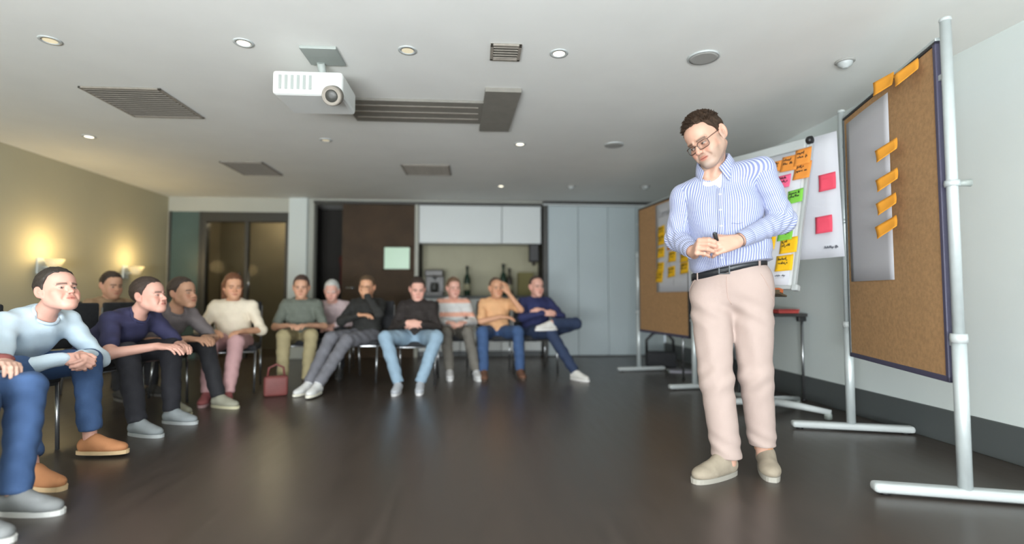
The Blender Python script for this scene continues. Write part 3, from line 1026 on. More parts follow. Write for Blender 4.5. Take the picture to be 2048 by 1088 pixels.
def sheet(name, w_, h_, material, curl=0.0, twist=0.0, n=6, th=0.0006, bulge=0.0):
    """a thin sheet in x (right) / z (up), centre origin, curling out towards -y at its lower edge"""
    b = MB()
    g = {}
    for s in (0, 1):
        for i in range(n + 1):
            for j in range(n + 1):
                u, v = i / n - 0.5, j / n - 0.5
                f = max(0.0, 0.5 - v + twist * u)
                y = -curl * f * f - bulge * math.cos(math.pi * u) * (0.4 + 0.6 * math.cos(math.pi * v)) - (th if s == 0 else 0) - 0.0004
                g[s, i, j] = b.bm.verts.new((u * w_, y, v * h_))
    for i in range(n):
        for j in range(n):
            b.bm.faces.new((g[0, i, j], g[0, i + 1, j], g[0, i + 1, j + 1], g[0, i, j + 1]))
            b.bm.faces.new((g[1, i, j + 1], g[1, i + 1, j + 1], g[1, i + 1, j], g[1, i, j]))
    for k in range(n):
        b.bm.faces.new((g[1, k, 0], g[1, k + 1, 0], g[0, k + 1, 0], g[0, k, 0]))
        b.bm.faces.new((g[0, k, n], g[0, k + 1, n], g[1, k + 1, n], g[1, k, n]))
        b.bm.faces.new((g[0, 0, k], g[0, 0, k + 1], g[1, 0, k + 1], g[1, 0, k]))
        b.bm.faces.new((g[0, n, k + 1], g[0, n, k], g[1, n, k], g[1, n, k + 1]))
    return b.build(name, material, smooth=True)


def pinboard(A, B, z0, z1, ztop, foot, label, m_side):
    """cork pinboard between two floor posts A and B (plan points); A is the camera's right-hand end. Local x runs B -> A, -y out of the front"""
    A, B = Vector((*A, 0)), Vector((*B, 0))
    ex = (A - B).normalized()
    L = (A - B).length
    root = empty('pinboard', B, math.atan2(ex.y, ex.x), label, 'pinboard')
    iw0, iw1 = 0.055, L - 0.055
    box('cork_panel', iw0 + 0.016, iw1 - 0.016, -0.010, 0.010, z0 + 0.016, z1 - 0.016, M['cork'], root)
    box('edge_strip', iw0, iw1, -0.016, 0.016, z0, z0 + 0.028, M['purple_edge'], root, bev=0.004)
    box('edge_strip', iw0, iw1, -0.016, 0.016, z1 - 0.018, z1, M['track'], root, bev=0.004)
    box('edge_strip', iw0, iw0 + 0.018, -0.016, 0.016, z0, z1, m_side[0], root, bev=0.004)
    box('edge_strip', iw1 - 0.024, iw1, -0.016, 0.016, z0, z1, m_side[1], root, bev=0.004)
    box('top_rail', iw0, iw1, -0.014, 0.020, z1, z1 + 0.016, M['alu'], root, bev=0.004)
    for x in (0.0, L):
        p = MB().tube([(x, 0, 0.03), (x, 0, 0.70)], 0.027, 16).tube([(x, 0, 0.70), (x, 0, ztop)], 0.0215, 16)
        p.build('post', M['alu'], root)
        MB().lathe([(0.031, -0.02), (0.033, 0), (0.031, 0.02)], 18, (x, 0, 0.70)).build('collar', M['white_metal'], root)
        c = MB().lathe([(0.028, -0.014), (0.030, 0), (0.028, 0.014)], 18, (x, 0, 1.39)).build('collar', M['alu'], root)
        MB().tube([(x, 0.02, 1.39), (x, 0.07, 1.39)], [0.012, 0.017], 12).build('clamp_knob', M['mount'], root)
        MB().lathe([(0.021, 0), (0.024, 0.004), (0.023, 0.014), (0.01, 0.02)], 16, (x, 0, ztop - 0.004)).build('end_cap', M['white_metal'], root)
        MB().box(x - 0.033, x + 0.033, -foot[0], foot[1], 0.008, 0.052, 0.018, seg=3).build('foot', M['white_metal'], root)
        for yy in (-foot[0] + 0.05, foot[1] - 0.05):
            MB().lathe([(0.022, 0), (0.022, 0.012)], 12, (x, yy, 0)).build('rubber_pad', M['black'], root)
        for z in (z0 + 0.18, z1 - 0.18):
            xx = iw0 if x == 0 else iw1
            MB().box(min(x, xx), max(x, xx), -0.008, 0.008, z - 0.012, z + 0.012).build('bracket', M['alu'], root)
    return root, ex, L


def stick(o, root_pt, ex, ey, u, v, out, roll=0.0):
    """lay a sheet (x right, z up, -y out) flat on a surface: root_pt + ex*u + ez*v + outward*out"""
    ex, out_d, ez = ex.normalized(), ey.normalized(), None
    ez = out_d.cross(ex) * -1
    ez = ex.cross(out_d * -1)
    if ez.z < 0: ez = -ez
    p = root_pt + ex * u + ez * v + out_d * out
    m = frame_mtx(p, ex, -out_d, ez) @ Matrix.Rotation(roll, 4, 'Y')
    o.matrix_world = m


# near pinboard at the right edge; local x runs from the far post to the near one
nbA, nbB = (2.123, 2.127), (2.465, 3.254)
nb, nex, nL = pinboard(nbA, nbB, 0.495, 2.075, 2.14, (0.36, 0.36), 'tall cork pinboard on white posts at the right, nearest the camera', (M['dark_trim'], M['purple_edge']))
nout = Vector((nex.y, -nex.x, 0))
if nout.dot(Vector((0, 0, 0)) - Vector((*nbB, 0))) < 0: nout = -nout
nO = Vector((*nbB, 0))
M['paper_shaded'] = mat('shaded white paper', (0.52, 0.52, 0.55), 0.85, noise=0.01, nscale=4)  # white paper made darker in colour to stand in for grazing light
s = sheet('paper_sheet', 0.555, 1.035, M['paper_shaded'], curl=-0.004, bulge=0.014, n=10)
stick(s, nO, nex, nout, nL - 0.790, 1.497, 0.014, R(0.6))
tag(s, 'large blank white paper sheet pinned to the near cork board', 'paper')
for i, (u, v, rl, wd, lab) in enumerate(((0.225, 2.000, 22, 0.13, 'orange card alone near the top right corner of the near pinboard'),
                                ((0.435), 2.030, 10, 0.12, 'orange card tucked over the top of the white sheet on the near pinboard'),
                                (0.425, 1.665, 24, 0.13, 'topmost of the four orange cards along the white sheet on the near pinboard'),
                                (0.430, 1.505, 26, 0.13, 'second from top of the four orange cards along the white sheet'),
                                (0.445, 1.378, 28, 0.12, 'third from top of the four orange cards along the white sheet'),
                                (0.455, 1.255, 30, 0.13, 'lowest of the four orange cards along the white sheet on the near pinboard'))):
    c = sheet('note_card', wd * 0.95, 0.085, M['n_amber'], curl=0.020, twist=0.4, n=6)
    stick(c, nO, nex, nout, nL - u, v, 0.062 if i else 0.050, R(-rl))
    c.matrix_world = c.matrix_world @ Matrix.Rotation(R(32), 4, 'Z')
    tag(c, lab, 'note', 'orange cards on the near pinboard')

# far pinboard behind the standing man
fbA, fbB = (2.092, 4.828), (1.934, 6.044)
fb, fex, fL = pinboard(fbA, fbB, 0.475, 1.94, 1.42, (0.27, 0.33), 'cork pinboard with yellow notes standing behind the man', (M['track'], M['track']))
fout = Vector((fex.y, -fex.x, 0))
if fout.dot(-Vector((*fbB, 0))) < 0: fout = -fout
fO = Vector((*fbB, 0))
s = sheet('paper_sheet', 0.70, 0.965, M['paper'], bulge=0.004, n=8)
stick(s, fO, fex, fout, 0.855, 1.420, 0.014)
tag(s, 'white paper sheet with a handwritten title pinned to the far cork board', 'paper')


def strokes_text(name, txt, size, parent, material, x, z, th=0.0006, shear=0.2):
    cu = bpy.data.curves.new(name, 'FONT')
    cu.body = txt
    cu.size = size
    cu.shear = shear
    cu.resolution_u = 3
    o = bpy.data.objects.new(name, cu)
    COL.objects.link(o)
    dg = bpy.context.evaluated_depsgraph_get()
    me = bpy.data.meshes.new_from_object(o.evaluated_get(dg))
    bpy.data.objects.remove(o)
    me.transform(Matrix.Translation((x, -0.006, z)) @ Matrix.Rotation(R(90), 4, 'X'))
    return link(name, me, material, parent)


strokes_text('handwriting', 'Lernkult-', 0.105, s, M['ink_grey'], -0.27, 0.335)
strokes_text('handwriting', 'Karte', 0.085, s, M['ink_grey'], -0.04, 0.25)
strokes_text('handwriting', 'N', 0.10, s, M['ink_grey'], -0.105, 0.13)
strokes_text('handwriting', '/ 1,', 0.085, s, M['ink_grey'], -0.12, -0.215)
strokes_text('handwriting', '|', 0.075, s, M['ink_grey'], 0.02, -0.40)
FN = [(0.646, 1.600, 'uppermost yellow note of the left column on the far board sheet'),
      (0.643, 1.505, 'second yellow note from the top of the left column, far board sheet'),
      (0.633, 1.369, 'middle yellow note of the left column on the far board sheet'),
      (0.617, 1.206, 'fourth yellow note from the top of the left column, far board sheet'),
      (0.590, 1.100, 'lowest yellow note of the left column, overhanging the sheet edge'),
      (0.895, 1.594, 'yellow note half hidden by the striped sleeve, top of the middle column'),
      (0.855, 1.438, 'amber note touching the striped elbow on the far board sheet'),
      (0.873, 1.307, 'yellow note under the striped elbow in the middle column'),
      (0.852, 1.148, 'lowest yellow note of the middle column on the far board sheet'),
      (1.110, 1.288, 'yellow note left of the belt, upper of the right column'),
      (1.109, 1.173, 'yellow note left of the trouser hip, lower of the right column')]
for i, (u, v, lab) in enumerate(FN):
    c = sheet('sticky_note', 0.150, 0.112, M['n_orange'] if i == 6 else M['n_yellow'], curl=0.010, twist=random.uniform(-.4, .4), n=5)
    stick(c, fO, fex, fout, u, v, 0.0215 if i != 4 else 0.0225, R(random.uniform(-6, 2)))
    tag(c, lab, 'sticky note', 'yellow notes on the far pinboard')
    writing('handwriting', [(-0.062, 0.022, 0.115, 0.020), (-0.062, -0.008, random.uniform(.08, .115), 0.020), (-0.062, -0.036, random.uniform(.05, .1), 0.018)], c, M['ink'], 0.0045, 10 + i, 0.0042)

# flip chart: tilted board on a star base
be, tl = R(26), R(14)
eh = Vector((-math.sin(be), math.cos(be), 0))          # along the board, away from the camera
nh = Vector((-math.cos(be), -math.sin(be), 0))
BR = Vector((2.0, 3.22, 0.945)) - eh * 0.08            # lower right corner
up = Vector((0, 0, 1)) * math.cos(tl) - nh * math.sin(tl)
fx = -eh                                               # towards the viewer's right
fn = up.cross(fx) * -1
fn = fx.cross(up)
if fn.dot(nh) < 0: fn = -fn
FW, FH = 0.80, 1.045
fc = empty('flip_chart', (2.228, 3.84, 0), 0, 'white flip chart with coloured notes on a star base behind the man', 'flip chart')
fm = frame_mtx(BR - fx * FW, fx, -fn, up)              # local x right, z up, -y out, origin lower left corner
fl = Matrix.Translation(Vector(fc.location)).inverted() @ fm


def fpart(name, b, material, parent=None):
    o = b.build(name, material)
    o.parent = fc if parent is None else parent
    if parent is None: o.matrix_local = fl
    return o


fpart('board', MB().box(0.012, FW - 0.012, 0, 0.018, 0.012, FH - 0.012), M['board_white'])
for a in ((0, 0.02, 0, FH), (FW - 0.022, FW, 0, FH)):
    fpart('side_profile', MB().box(a[0], a[1], -0.006, 0.024, a[2], a[3], 0.005), M['white_metal'])
fpart('bottom_profile', MB().box(0, FW, -0.006, 0.024, -0.012, 0.014, 0.005), M['white_metal'])
fpart('paper_clamp', MB().box(0.02, FW - 0.03, -0.026, 0.02, FH - 0.072, FH + 0.004, 0.012, seg=3), M['white_metal'])
fpart('end_knob', MB().lathe([(0.018, -0.02), (0.026, -0.012), (0.028, 0.0), (0.026, 0.016), (0.014, 0.022)], 20, mtx=Matrix.Translation((FW - 0.012, -0.012, FH - 0.018)) @ Matrix.Rotation(R(90), 4, 'Y')), M['black'])
fpart('end_knob', MB().lathe([(0.018, -0.02), (0.026, -0.012), (0.028, 0.0), (0.026, 0.016), (0.014, 0.022)], 20, mtx=Matrix.Translation((0.0, -0.012, FH - 0.018)) @ Matrix.Rotation(R(90), 4, 'Y')), M['black'])
for x in (0.0, FW):
    fpart('corner_cap', MB().box(x - 0.022, x + 0.022, -0.012, 0.03, -0.022, 0.018, 0.008), M['black'] if x == 0 else M['white_metal'])
M['tray'] = mat('brown pen tray', (0.10, 0.075, 0.045), 0.5)
M['orange_pl'] = mat('orange plastic', srgb(196, 104, 56), 0.5)
fpart('pen_tray', MB().box(0.05, FW - 0.05, -0.075, 0.01, -0.062, -0.05, 0.003).box(0.05, FW - 0.05, -0.078, -0.072, -0.062, -0.034, 0.002), M['tray'])
er = MB().box(0.60, 0.74, -0.065, -0.02, -0.049, -0.018, 0.004).build('board_eraser', M['orange_pl'])
er.matrix_world = fm
tag(er, 'orange eraser lying in the tray under the flip chart', 'eraser')
fel = MB().box(0.60, 0.74, -0.065, -0.02, -0.0495, -0.044).build('felt', M['black'], er)
# pole and base
MB().tube([(0, 0, 0.06), (0, 0, 0.70)], 0.026, 18).tube([(0, 0, 0.68), (-0.10, -0.09, 1.10)], 0.019, 16).build('pole', M['white_metal'], fc)
MB().lathe([(0.034, -0.03), (0.036, 0), (0.034, 0.03)], 18, (0, 0, 0.69)).build('collar', M['mount'], fc)
MB().lathe([(0.07, 0.055), (0.075, 0.075), (0.06, 0.10), (0.03, 0.13)], 24).build('hub', M['white_metal'], fc)
fcap = fpart('pole_bracket', MB().box(0.32, 0.48, 0.018, 0.06, 0.10, 0.30, 0.006), M['mount'])
for k in range(5):
    a = R(27 + 72 * k)
    d = Vector((math.cos(a), math.sin(a), 0))
    lg = MB().tube([d * 0.05 + Vector((0, 0, 0.082)), d * 0.22 + Vector((0, 0, 0.075)), d * 0.43 + Vector((0, 0, 0.055))], [0.030, 0.026, 0.020], 12).build('leg', M['white_metal'], fc)
    MB().lathe([(0.018, 0), (0.026, 0.010), (0.026, 0.042), (0.014, 0.05)], 14, tuple(d * 0.41)).build('castor', M['mount'], lg)
# paper block on the board
fp = sheet('paper_sheet', FW - 0.075, 0.955, M['paper'], bulge=0.004, n=8, th=0.004)
stick(fp, BR - fx * FW, fx, fn, FW / 2 - 0.004, 0.492, 0.007)
tag(fp, 'front paper sheet hanging on the flip chart under its clamp', 'paper')
strokes_text('printed_mark', '____', 0.03, fp, M['ink_grey'], 0.27, -0.425, shear=0)
writing('printed_mark', [(0.265, -0.418, 0.07, 0.012)], fp, M['ink_grey'], 0.006, 5, 0.004)
# flipped pages behind
bs = sheet('paper_sheet', 0.76, 0.83, M['paper'], bulge=0.010, curl=-0.02, n=8)
ptop = BR + up * 1.0 + fn * -0.055
stick(bs, Vector((ptop.x, ptop.y, 0)), fx, nh, -0.24, 1.555, 0.0, R(-1.0))
tag(bs, 'turned over paper page hanging behind the flip chart', 'paper')
writing('printed_mark', [(0.27, -0.355, 0.085, 0.016)], bs, M['ink_grey'], 0.011, 6, 0.005)
for i, (u, v, lab) in enumerate(((0.075, 1.645, 'upper rose note on the page hanging behind the flip chart'), (0.045, 1.365, 'lower rose note on the page hanging behind the flip chart'))):
    c = sheet('sticky_note', 0.11, 0.115, M['n_red'], curl=0.012, n=5)
    stick(c, Vector((ptop.x, ptop.y, 0)), fx, nh, u, v, 0.020, R(-3))
    tag(c, lab, 'sticky note')
    writing('handwriting', [(-0.035, 0.02, 0.06, 0.014)], c, M['n_red'], 0.004, 40 + i, 0.003)
# notes on the flip chart (u from the right corner, v up)
FCN = [('n_orange', -0.150, 0.884, 0.075, 0.085, 'orange note partly hidden by the striped shoulder on the flip chart'),
       ('n_orange', -0.053, 0.884, 0.118, 0.118, 'orange note with four written lines beside the shoulder on the flip chart'),
       ('n_orange', 0.037, 0.912, 0.110, 0.125, 'topmost orange note at the right of the flip chart'),
       ('n_orange', 0.046, 0.808, 0.115, 0.125, 'orange note under the topmost orange note on the flip chart'),
       ('n_pink', -0.078, 0.755, 0.095, 0.100, 'bright pink note beside the striped upper arm on the flip chart'),
       ('n_green', 0.018, 0.628, 0.105, 0.100, 'upper green note on the flip chart beside the striped sleeve'),
       ('n_green', -0.020, 0.372, 0.105, 0.105, 'lower green note on the flip chart under the striped elbow'),
       ('n_yellow', 0.014, 0.284, 0.118, 0.112, 'upper yellow note at the lower right of the flip chart'),
       ('n_yellow', -0.001, 0.162, 0.116, 0.112, 'lowest yellow note at the lower right of the flip chart'),
       ('n_yellow', -0.135, 0.318, 0.105, 0.110, 'yellow note half hidden behind the striped shirt on the flip chart')]
for i, (mm, u, v, ww, hh, lab) in enumerate(FCN):
    c = sheet('sticky_note', ww, hh, M[mm], curl=0.009, twist=random.uniform(-.4, .4), n=5)
    stick(c, BR - fx * FW, fx, fn, FW - 0.08 + u, v, 0.0145 + (0.0015 if i in (3, 1) else 0), R(random.uniform(-5, 1)))
    tag(c, lab, 'sticky note', 'notes on the flip chart')
    hs = 0.019
    ll = [(-ww * 0.40, hh * q, ww * random.uniform(0.45, 0.75), hs) for q in (0.20, -0.05, -0.30)]
    writing('handwriting', ll[:2] if mm == 'n_yellow' else ll, c, M['ink'], 0.0045, 60 + i, 0.0036)

# side table against the right wall
tb = empty('side_table', (2.50, 4.80, 0), 0, 'narrow dark side table against the right wall behind the flip chart', 'table')
M['table_top'] = mat('dark table laminate', (0.035, 0.033, 0.032), 0.4)
box('table_top', -0.32, 0.31, -0.62, 0.62, 0.715, 0.742, M['table_top'], tb, bev=0.004)
for sx in (-0.29, 0.275):
    for sy in (-0.59, 0.59):
        lg = MB().tube([(sx, sy, 0.012), (sx, sy, 0.715)], 0.011, 12).build('leg', M['steel'], tb)
        MB().lathe([(0.016, 0), (0.016, 0.014), (0.012, 0.02)], 12, (sx, sy, 0)).build('foot_cap', M['black'], lg)
        MB().box(sx - 0.04, sx + 0.03, sy - 0.02, sy + 0.02, 0.675, 0.715, 0.006).build('bracket', M['black'], tb)
rb = MB().box(2.58, 2.76, 4.22, 4.36, 0.743, 0.775, 0.005).build('marker_box', mat('red card', (0.45, 0.06, 0.05), 0.6))
tag(rb, 'small red box lying on the near end of the side table', 'box')
MB().box(2.576, 2.764, 4.216, 4.364, 0.762, 0.778, 0.004).build('lid', mat('dark red card', (0.32, 0.035, 0.03), 0.6), rb)
# bag and folder on the floor behind the far pinboard
bgr = empty('shoulder_bag', (2.33, 6.35, 0), R(-8), 'black shoulder bag standing on the floor behind the far pinboard', 'bag')
MB().box(-0.20, 0.17, -0.08, 0.08, 0.0, 0.20, 0.03, seg=3).build('bag_body', M['chair_fabric'], bgr, True)
MB().tube([(-0.19, 0, 0.17), (-0.19, 0, 0.34), (-0.10, 0, 0.43), (0.06, 0, 0.43), (0.14, 0, 0.34), (0.15, 0, 0.17)], 0.018, 10).build('strap', M['black'], bgr)
fo = MB().box(-0.16, 0.16, -0.11, 0.11, 0.0, 0.02, 0.004).build('folder', mat('lavender grey folder', (0.36, 0.35, 0.40), 0.6))
fo.location = (2.42, 5.95, 0.0)
fo.rotation_euler = (0, 0, R(-12))
tag(fo, 'lavender grey folder lying on the floor under the far pinboard', 'folder')
MB().box(-0.162, -0.15, -0.112, 0.112, 0.002, 0.022, 0.002).build('spine', M['mount'], fo)
# ------------------------------------------------------------------ the standing man
SKIN = (0.50, 0.295, 0.215)
man = empty('person', (1.32, 2.50, 0), 0, 'standing man in blue and white striped shirt, beige trousers and glasses holding a pen', 'person')
MT = Vector((1.32, 2.50, 0))


def mp(o, sub=None):
    """hang a mesh built in world coordinates under the man (or one of his parts)"""
    if sub is None:
        o.parent = man
        o.matrix_parent_inverse = Matrix.Translation(-MT)
    else:
        o.parent = sub
        o.matrix_parent_inverse = (Matrix.Translation(MT)).inverted() if False else Matrix.Translation((0, 0, 0))
    return o


TA = R(40)
Lv, Fv, Uv = V(math.cos(TA), -math.sin(TA), 0), V(-math.sin(TA), -math.cos(TA), 0), V(0, 0, 1)
TR = np.stack([Lv, Fv, Uv], 1)
Pc, Cc, Nb = V(1.322, 2.578, 0.95), V(1.272, 2.558, 1.31), V(1.222, 2.548, 1.585)
ShR, ShL = V(1.102, 2.640, 1.418), V(1.412, 2.430, 1.515)
WrR, WrL = V(1.060, 2.425, 1.100), V(1.226, 2.330, 1.146)
ElR, ElL = V(1.072, 2.665, 1.195), V(1.512, 2.425, 1.262)
HT = (rotm(R(29), R(-14), R(-65)), V(1.150, 2.462, 1.672))
HK = 1.04
hl = lambda p: HT[0] @ (np.asarray(p, float) * HK) + HT[1]

ax = [axis_pts(0.90, 1.74, 0.014, [(0.965, 1.290, 0.0022)]),
      axis_pts(2.10, 2.90, 0.014, [(2.23, 2.61, 0.0022)]),
      axis_pts(0.02, 1.88, 0.014, [(1.02, 1.20, 0.0022), (1.49, 1.84, 0.0022)])]
bf = Field(ax)
for p, k in ((Ell(Cc, (0.160, 0.100, 0.19), TR), 0), (Ell(V(1.28, 2.56, 1.10), (0.150, 0.115, 0.17), TR), 0.05), (Ell(Pc, (0.155, 0.115, 0.12), TR), 0.05),
             (Cone(ShR, ShL, 0.050, 0.050), 0.05),
             (Cone(ShR, ElR, 0.048, 0.040), 0.03), (Cone(ElR, WrR + (ElR - WrR) * 0.08, 0.040, 0.029), 0.02),
             (Cone(ShL, ElL, 0.048, 0.040), 0.03), (Cone(ElL, WrL + (ElL - WrL) * 0.08, 0.040, 0.029), 0.02),
             (Cone((1.218, 2.605, 0.87), (1.204, 2.525, 0.47), 0.072, 0.050), 0.03), (Cone((1.200, 2.525, 0.47), (1.240, 2.482, 0.07), 0.052, 0.036), 0.02),
             (Cone((1.385, 2.525, 0.88), (1.408, 2.525, 0.485), 0.070, 0.050), 0.03), (Cone((1.402, 2.525, 0.485), (1.467, 2.562, 0.07), 0.052, 0.036), 0.02)):
    bf.add(p, k)
for op, p, k in head_prims():
    q = p.tf(HT[0], HT[1], HK)
    bf.add(q, k) if op == '+' else bf.sub(q, k)
bf.add(Cone(hl((0, 0.028, -0.035)), Nb + Fv * 0.010 - Uv * 0.05, 0.056, 0.062), 0.03)
bf.add(Cone(Nb - Uv * 0.10, ShR * 0.6 + Nb * 0.4 - Uv * 0.06, 0.052, 0.036), 0.04)
bf.add(Cone(Nb - Uv * 0.10, ShL * 0.6 + Nb * 0.4 - Uv * 0.06, 0.052, 0.036), 0.04)
for s in (-1, 1):                                     # neck muscles down to the collar bones
    bf.add(Cone(hl((s * 0.052, 0.022, -0.055)), Nb + Fv * 0.062 + Lv * s * 0.02 - Uv * 0.085, 0.013, 0.011), 0.02)
# hands: his right one (viewer's left) and his left one (viewer's right)
HF = []
rf, rn = V(-0.25, -0.93, 0.22), V(-0.90, 0.15, 0.22)
PR, tipsR, thR = fingers(WrR, rf, rn, V(0.1, 0.2, 1.0), [(1.00, 0.78, 0.45), (1.08, 0.85, 0.48), (1.15, 0.90, 0.50), (1.22, 0.95, 0.50)], 1.06, thumb_to=V(1.085, 2.295, 1.152))
lf_, ln_ = V(-0.94, -0.22, -0.20), V(-0.10, -0.95, 0.30)
PL, tipsL, thL = fingers(WrL, lf_, ln_, V(0, 0, 1), [(0.30, 0.30, 0.20), (0.38, 0.38, 0.24), (0.52, 0.55, 0.35), (0.66, 0.75, 0.4)], 1.06, thumb_to=V(1.085, 2.285, 1.168))
for W_, E_, hs in ((WrR, ElR, PR), (WrL, ElL, PL)):
    bf.add(Cone(W_ + (E_ - W_) * 0.10, W_ - (E_ - W_) * 0.03, 0.028, 0.024), 0.015)
    for p, k in hs: bf.add(p, k)
co, q = bf.mesh()
ql = (co - HT[1]) @ HT[0] / HK
near = (np.linalg.norm(ql, axis=1) < 0.16)
cols = np.tile(np.array(SKIN), (len(co), 1))
cols[near] = head_colors(ql[near], SKIN, (0.055, 0.034, 0.022), stubble=0.72, look=0.0055)
fade = np.clip((ql[:, 2] + 0.16) / 0.03, 0, 1)[:, None]
cols = np.where(near[:, None], cols * fade + np.array(SKIN) * (1 - fade), cols)
kn = np.zeros(len(co))
for hs in (PR, PL):
    for p, k in hs[5:17]:
        kn = np.maximum(kn, np.exp(-(np.linalg.norm(co - p.a, axis=1) / 0.011) ** 2))
    for p, k in [hs[7], hs[10], hs[13], hs[16], hs[19]]:
        kn = np.maximum(kn, 0.7 * np.exp(-(np.linalg.norm(co - p.b, axis=1) / 0.012) ** 2))
cols = cols * (1 - 0.35 * kn[:, None]) + np.array((0.62, 0.30, 0.23)) * 0.35 * kn[:, None]
body = mp(mesh_from('body', co, q, M['skin'], None, cols))

# hair with short tufts
M['hair_brown'] = mat('dark brown hair', (0.034, 0.020, 0.012), 0.75, noise=0.4, nscale=60, bump=0.4, bscale=220, spec=0.2)
co, q = hair_field(HT, HAIR_SHORT, 0.0034, 0.0095, 0.0026, k=HK)
hair = mp(mesh_from('hair', co, q, M['hair_brown'], None))
tb_ = MB()
rnd = random.Random(3)
for i in range(900):
    th, ph = rnd.uniform(-2.9, 2.9), rnd.uniform(0.0, 1.25)
    d = V(math.sin(ph) * math.sin(th), -math.sin(ph) * math.cos(th), math.cos(ph))
    p = V(0, 0.018, 0.046) + d * V(0.085, 0.106, 0.097)
    if p[2] < hair_line(p[1], HAIR_SHORT) + 0.004 + 0.012 * min(1, max(0, (abs(p[0]) - 0.03) / 0.03)) * (p[1] < -0.04): continue
    fr = max(0, 1 - abs(p[1] + 0.06) / 0.08)
    ln = rnd.uniform(0.007, 0.013) + fr * rnd.uniform(0.004, 0.016)
    if p[2] < 0.06: ln *= 0.5
    dr = d * 0.55 + V(rnd.uniform(-.45, .45), rnd.uniform(-.8, -.2) * (0.5 + fr), rnd.uniform(-.1, .35))
    if p[2] < 0.06: dr = d * 0.5 + V(0, 0.6, -0.5)
    dr = dr / np.linalg.norm(dr)
    a, b, c = hl(p - d * 0.004), hl(p + dr * ln * 0.6), hl(p + dr * ln)
    tb_.tube([a, b, c], [0.0030, 0.0022, 0.0005], 5, caps=False)
tf_ = mp(tb_.build('hair_tufts', M['hair_brown'], None, True))
tf_.parent = hair
tf_.matrix_parent_inverse = Matrix.Identity(4)

# glasses
gl = MB()


def rim(s):
    pts = []
    for i in range(28):
        a = 2 * math.pi * i / 28
        cx, cz = math.cos(a), math.sin(a)
        e = 0.55
        u = 0.0265 * math.copysign(abs(cx) ** e, cx)
        z = 0.0180 * math.copysign(abs(cz) ** e, cz)
        if u * s < 0: u *= 0.93
        x = s * 0.034 + u
        pts.append(hl((x, -0.1035 + 1.6 * x * x * 3.0, -0.008 + z)))
    return pts


for s in (-1, 1):
    r = rim(s)
    gl.tube(r + [r[0]], 0.0018, 8, caps=False)
    gl.tube([hl((s * 0.0605, -0.090, 0.004)), hl((s * 0.072, -0.070, 0.007)), hl((s * 0.081, 0.000, 0.012)), hl((s * 0.083, 0.020, 0.006)), hl((s * 0.081, 0.042, -0.016))], 0.0018, 8)
gl.tube([hl((-0.008, -0.1045, -0.001)), hl((0, -0.1065, 0.002)), hl((0.008, -0.1045, -0.001))], 0.0018, 8)
glasses = mp(gl.build('glasses', M['specs']))
for s in (-1, 1):
    r = rim(s)
    lb = MB()
    c = sum(r) / len(r)
    lb.poly([Vector(c + (p - c) * 0.97) for p in r])
    o = lb.build('lens', M['lens'])
    o.parent = glasses
    md = o.modifiers.new('thickness', 'SOLIDIFY')
    md.thickness = 0.0012
    np_ = MB().tube([hl((s * 0.0085, -0.102, -0.008)), hl((s * 0.0095, -0.097, -0.016))], [0.0012, 0.0024], 6).build('nose_pad', M['specs_tip'])
    np_.parent = glasses

# ---- shirt
zb = lambda P: 1.020 + 0.19 * ((P - Pc) @ Lv)           # belt line, higher on his left
fold = lambda X, Y, Z, a, b, c, f, ph: np.sin((a * X + b * Y + c * Z) * f + ph)
sx = [np.arange(a, b, 0.005, dtype=np.float32) for a, b in ((0.98, 1.62), (2.30, 2.88), (0.93, 1.62))]
sf = Field(sx)
for p, k in ((Ell(Cc + Uv * 0.01, (0.194, 0.126, 0.20), TR), 0), (Ell(V(1.300, 2.550, 1.12) + Fv * 0.016, (0.204, 0.150, 0.16), TR), 0.07),
             (Ell(V(1.316, 2.565, 1.040), (0.206, 0.150, 0.075), TR), 0.04), (Cone(ShR, ShL, 0.066, 0.066), 0.05),
             (Cone(Nb - Uv * 0.092, ShR, 0.056, 0.058), 0.03), (Cone(Nb - Uv * 0.078, ShL, 0.058, 0.058), 0.03),
             (Ell(Cc + Lv * 0.075 + Fv * 0.05 + Uv * 0.03, (0.085, 0.075, 0.09), TR), 0.05), (Ell(Cc - Lv * 0.075 + Fv * 0.05 + Uv * 0.03, (0.085, 0.075, 0.09), TR), 0.05)):
    sf.add(p, k)
sf0 = sf.F.copy()
lc = lambda X, Y: (X - Pc[0]) * Lv[0] + (Y - Pc[1]) * Lv[1]
fc_ = lambda X, Y: (X - Pc[0]) * Fv[0] + (Y - Pc[1]) * Fv[1]
sf.disp(lambda X, Y, Z: 0.0065 * np.sin(lc(X, Y) * 34 + Z * 46 + 1.0) * np.exp(-((Z - 1.16) / 0.10) ** 2)
        + 0.0035 * np.sin(lc(X, Y) * 60 - Z * 30) * np.exp(-((Z - 1.06) / 0.05) ** 2)
        + 0.0030 * np.sin(lc(X, Y) * 45 + Z * 20 + 2.0) * np.exp(-((Z - 1.36) / 0.09) ** 2) * (0.4 + 0.6 * np.tanh(3 * np.abs(lc(X, Y)) / 0.15))
        + 0.0020 * np.sin(Z * 95 + lc(X, Y) * 30 + 1.5 * np.sin(lc(X, Y) * 18)) * np.exp(-((Z - 1.13) / 0.09) ** 2))
sf.cut(lambda X, Y, Z: (1.020 + 0.012 + 0.19 * lc(X, Y)) - Z, k=0.004)
VB = 1.425
nc = Nb + Fv * 0.008 - Uv * 0.06
sf.sub(Cone(nc - Uv * 0.02, nc + Uv * 0.2 + Fv * 0.02, 0.064, 0.075), 0.004)
vl = -0.006
sf.cut(lambda X, Y, Z: -np.maximum.reduce(np.broadcast_arrays(np.abs(lc(X, Y) - (vl - 0.045 * (Z - VB) / 0.1)) - 0.50 * (Z - VB), VB - Z, 0.02 - fc_(X, Y) + 0 * Z)) * 0.8, k=0.002)
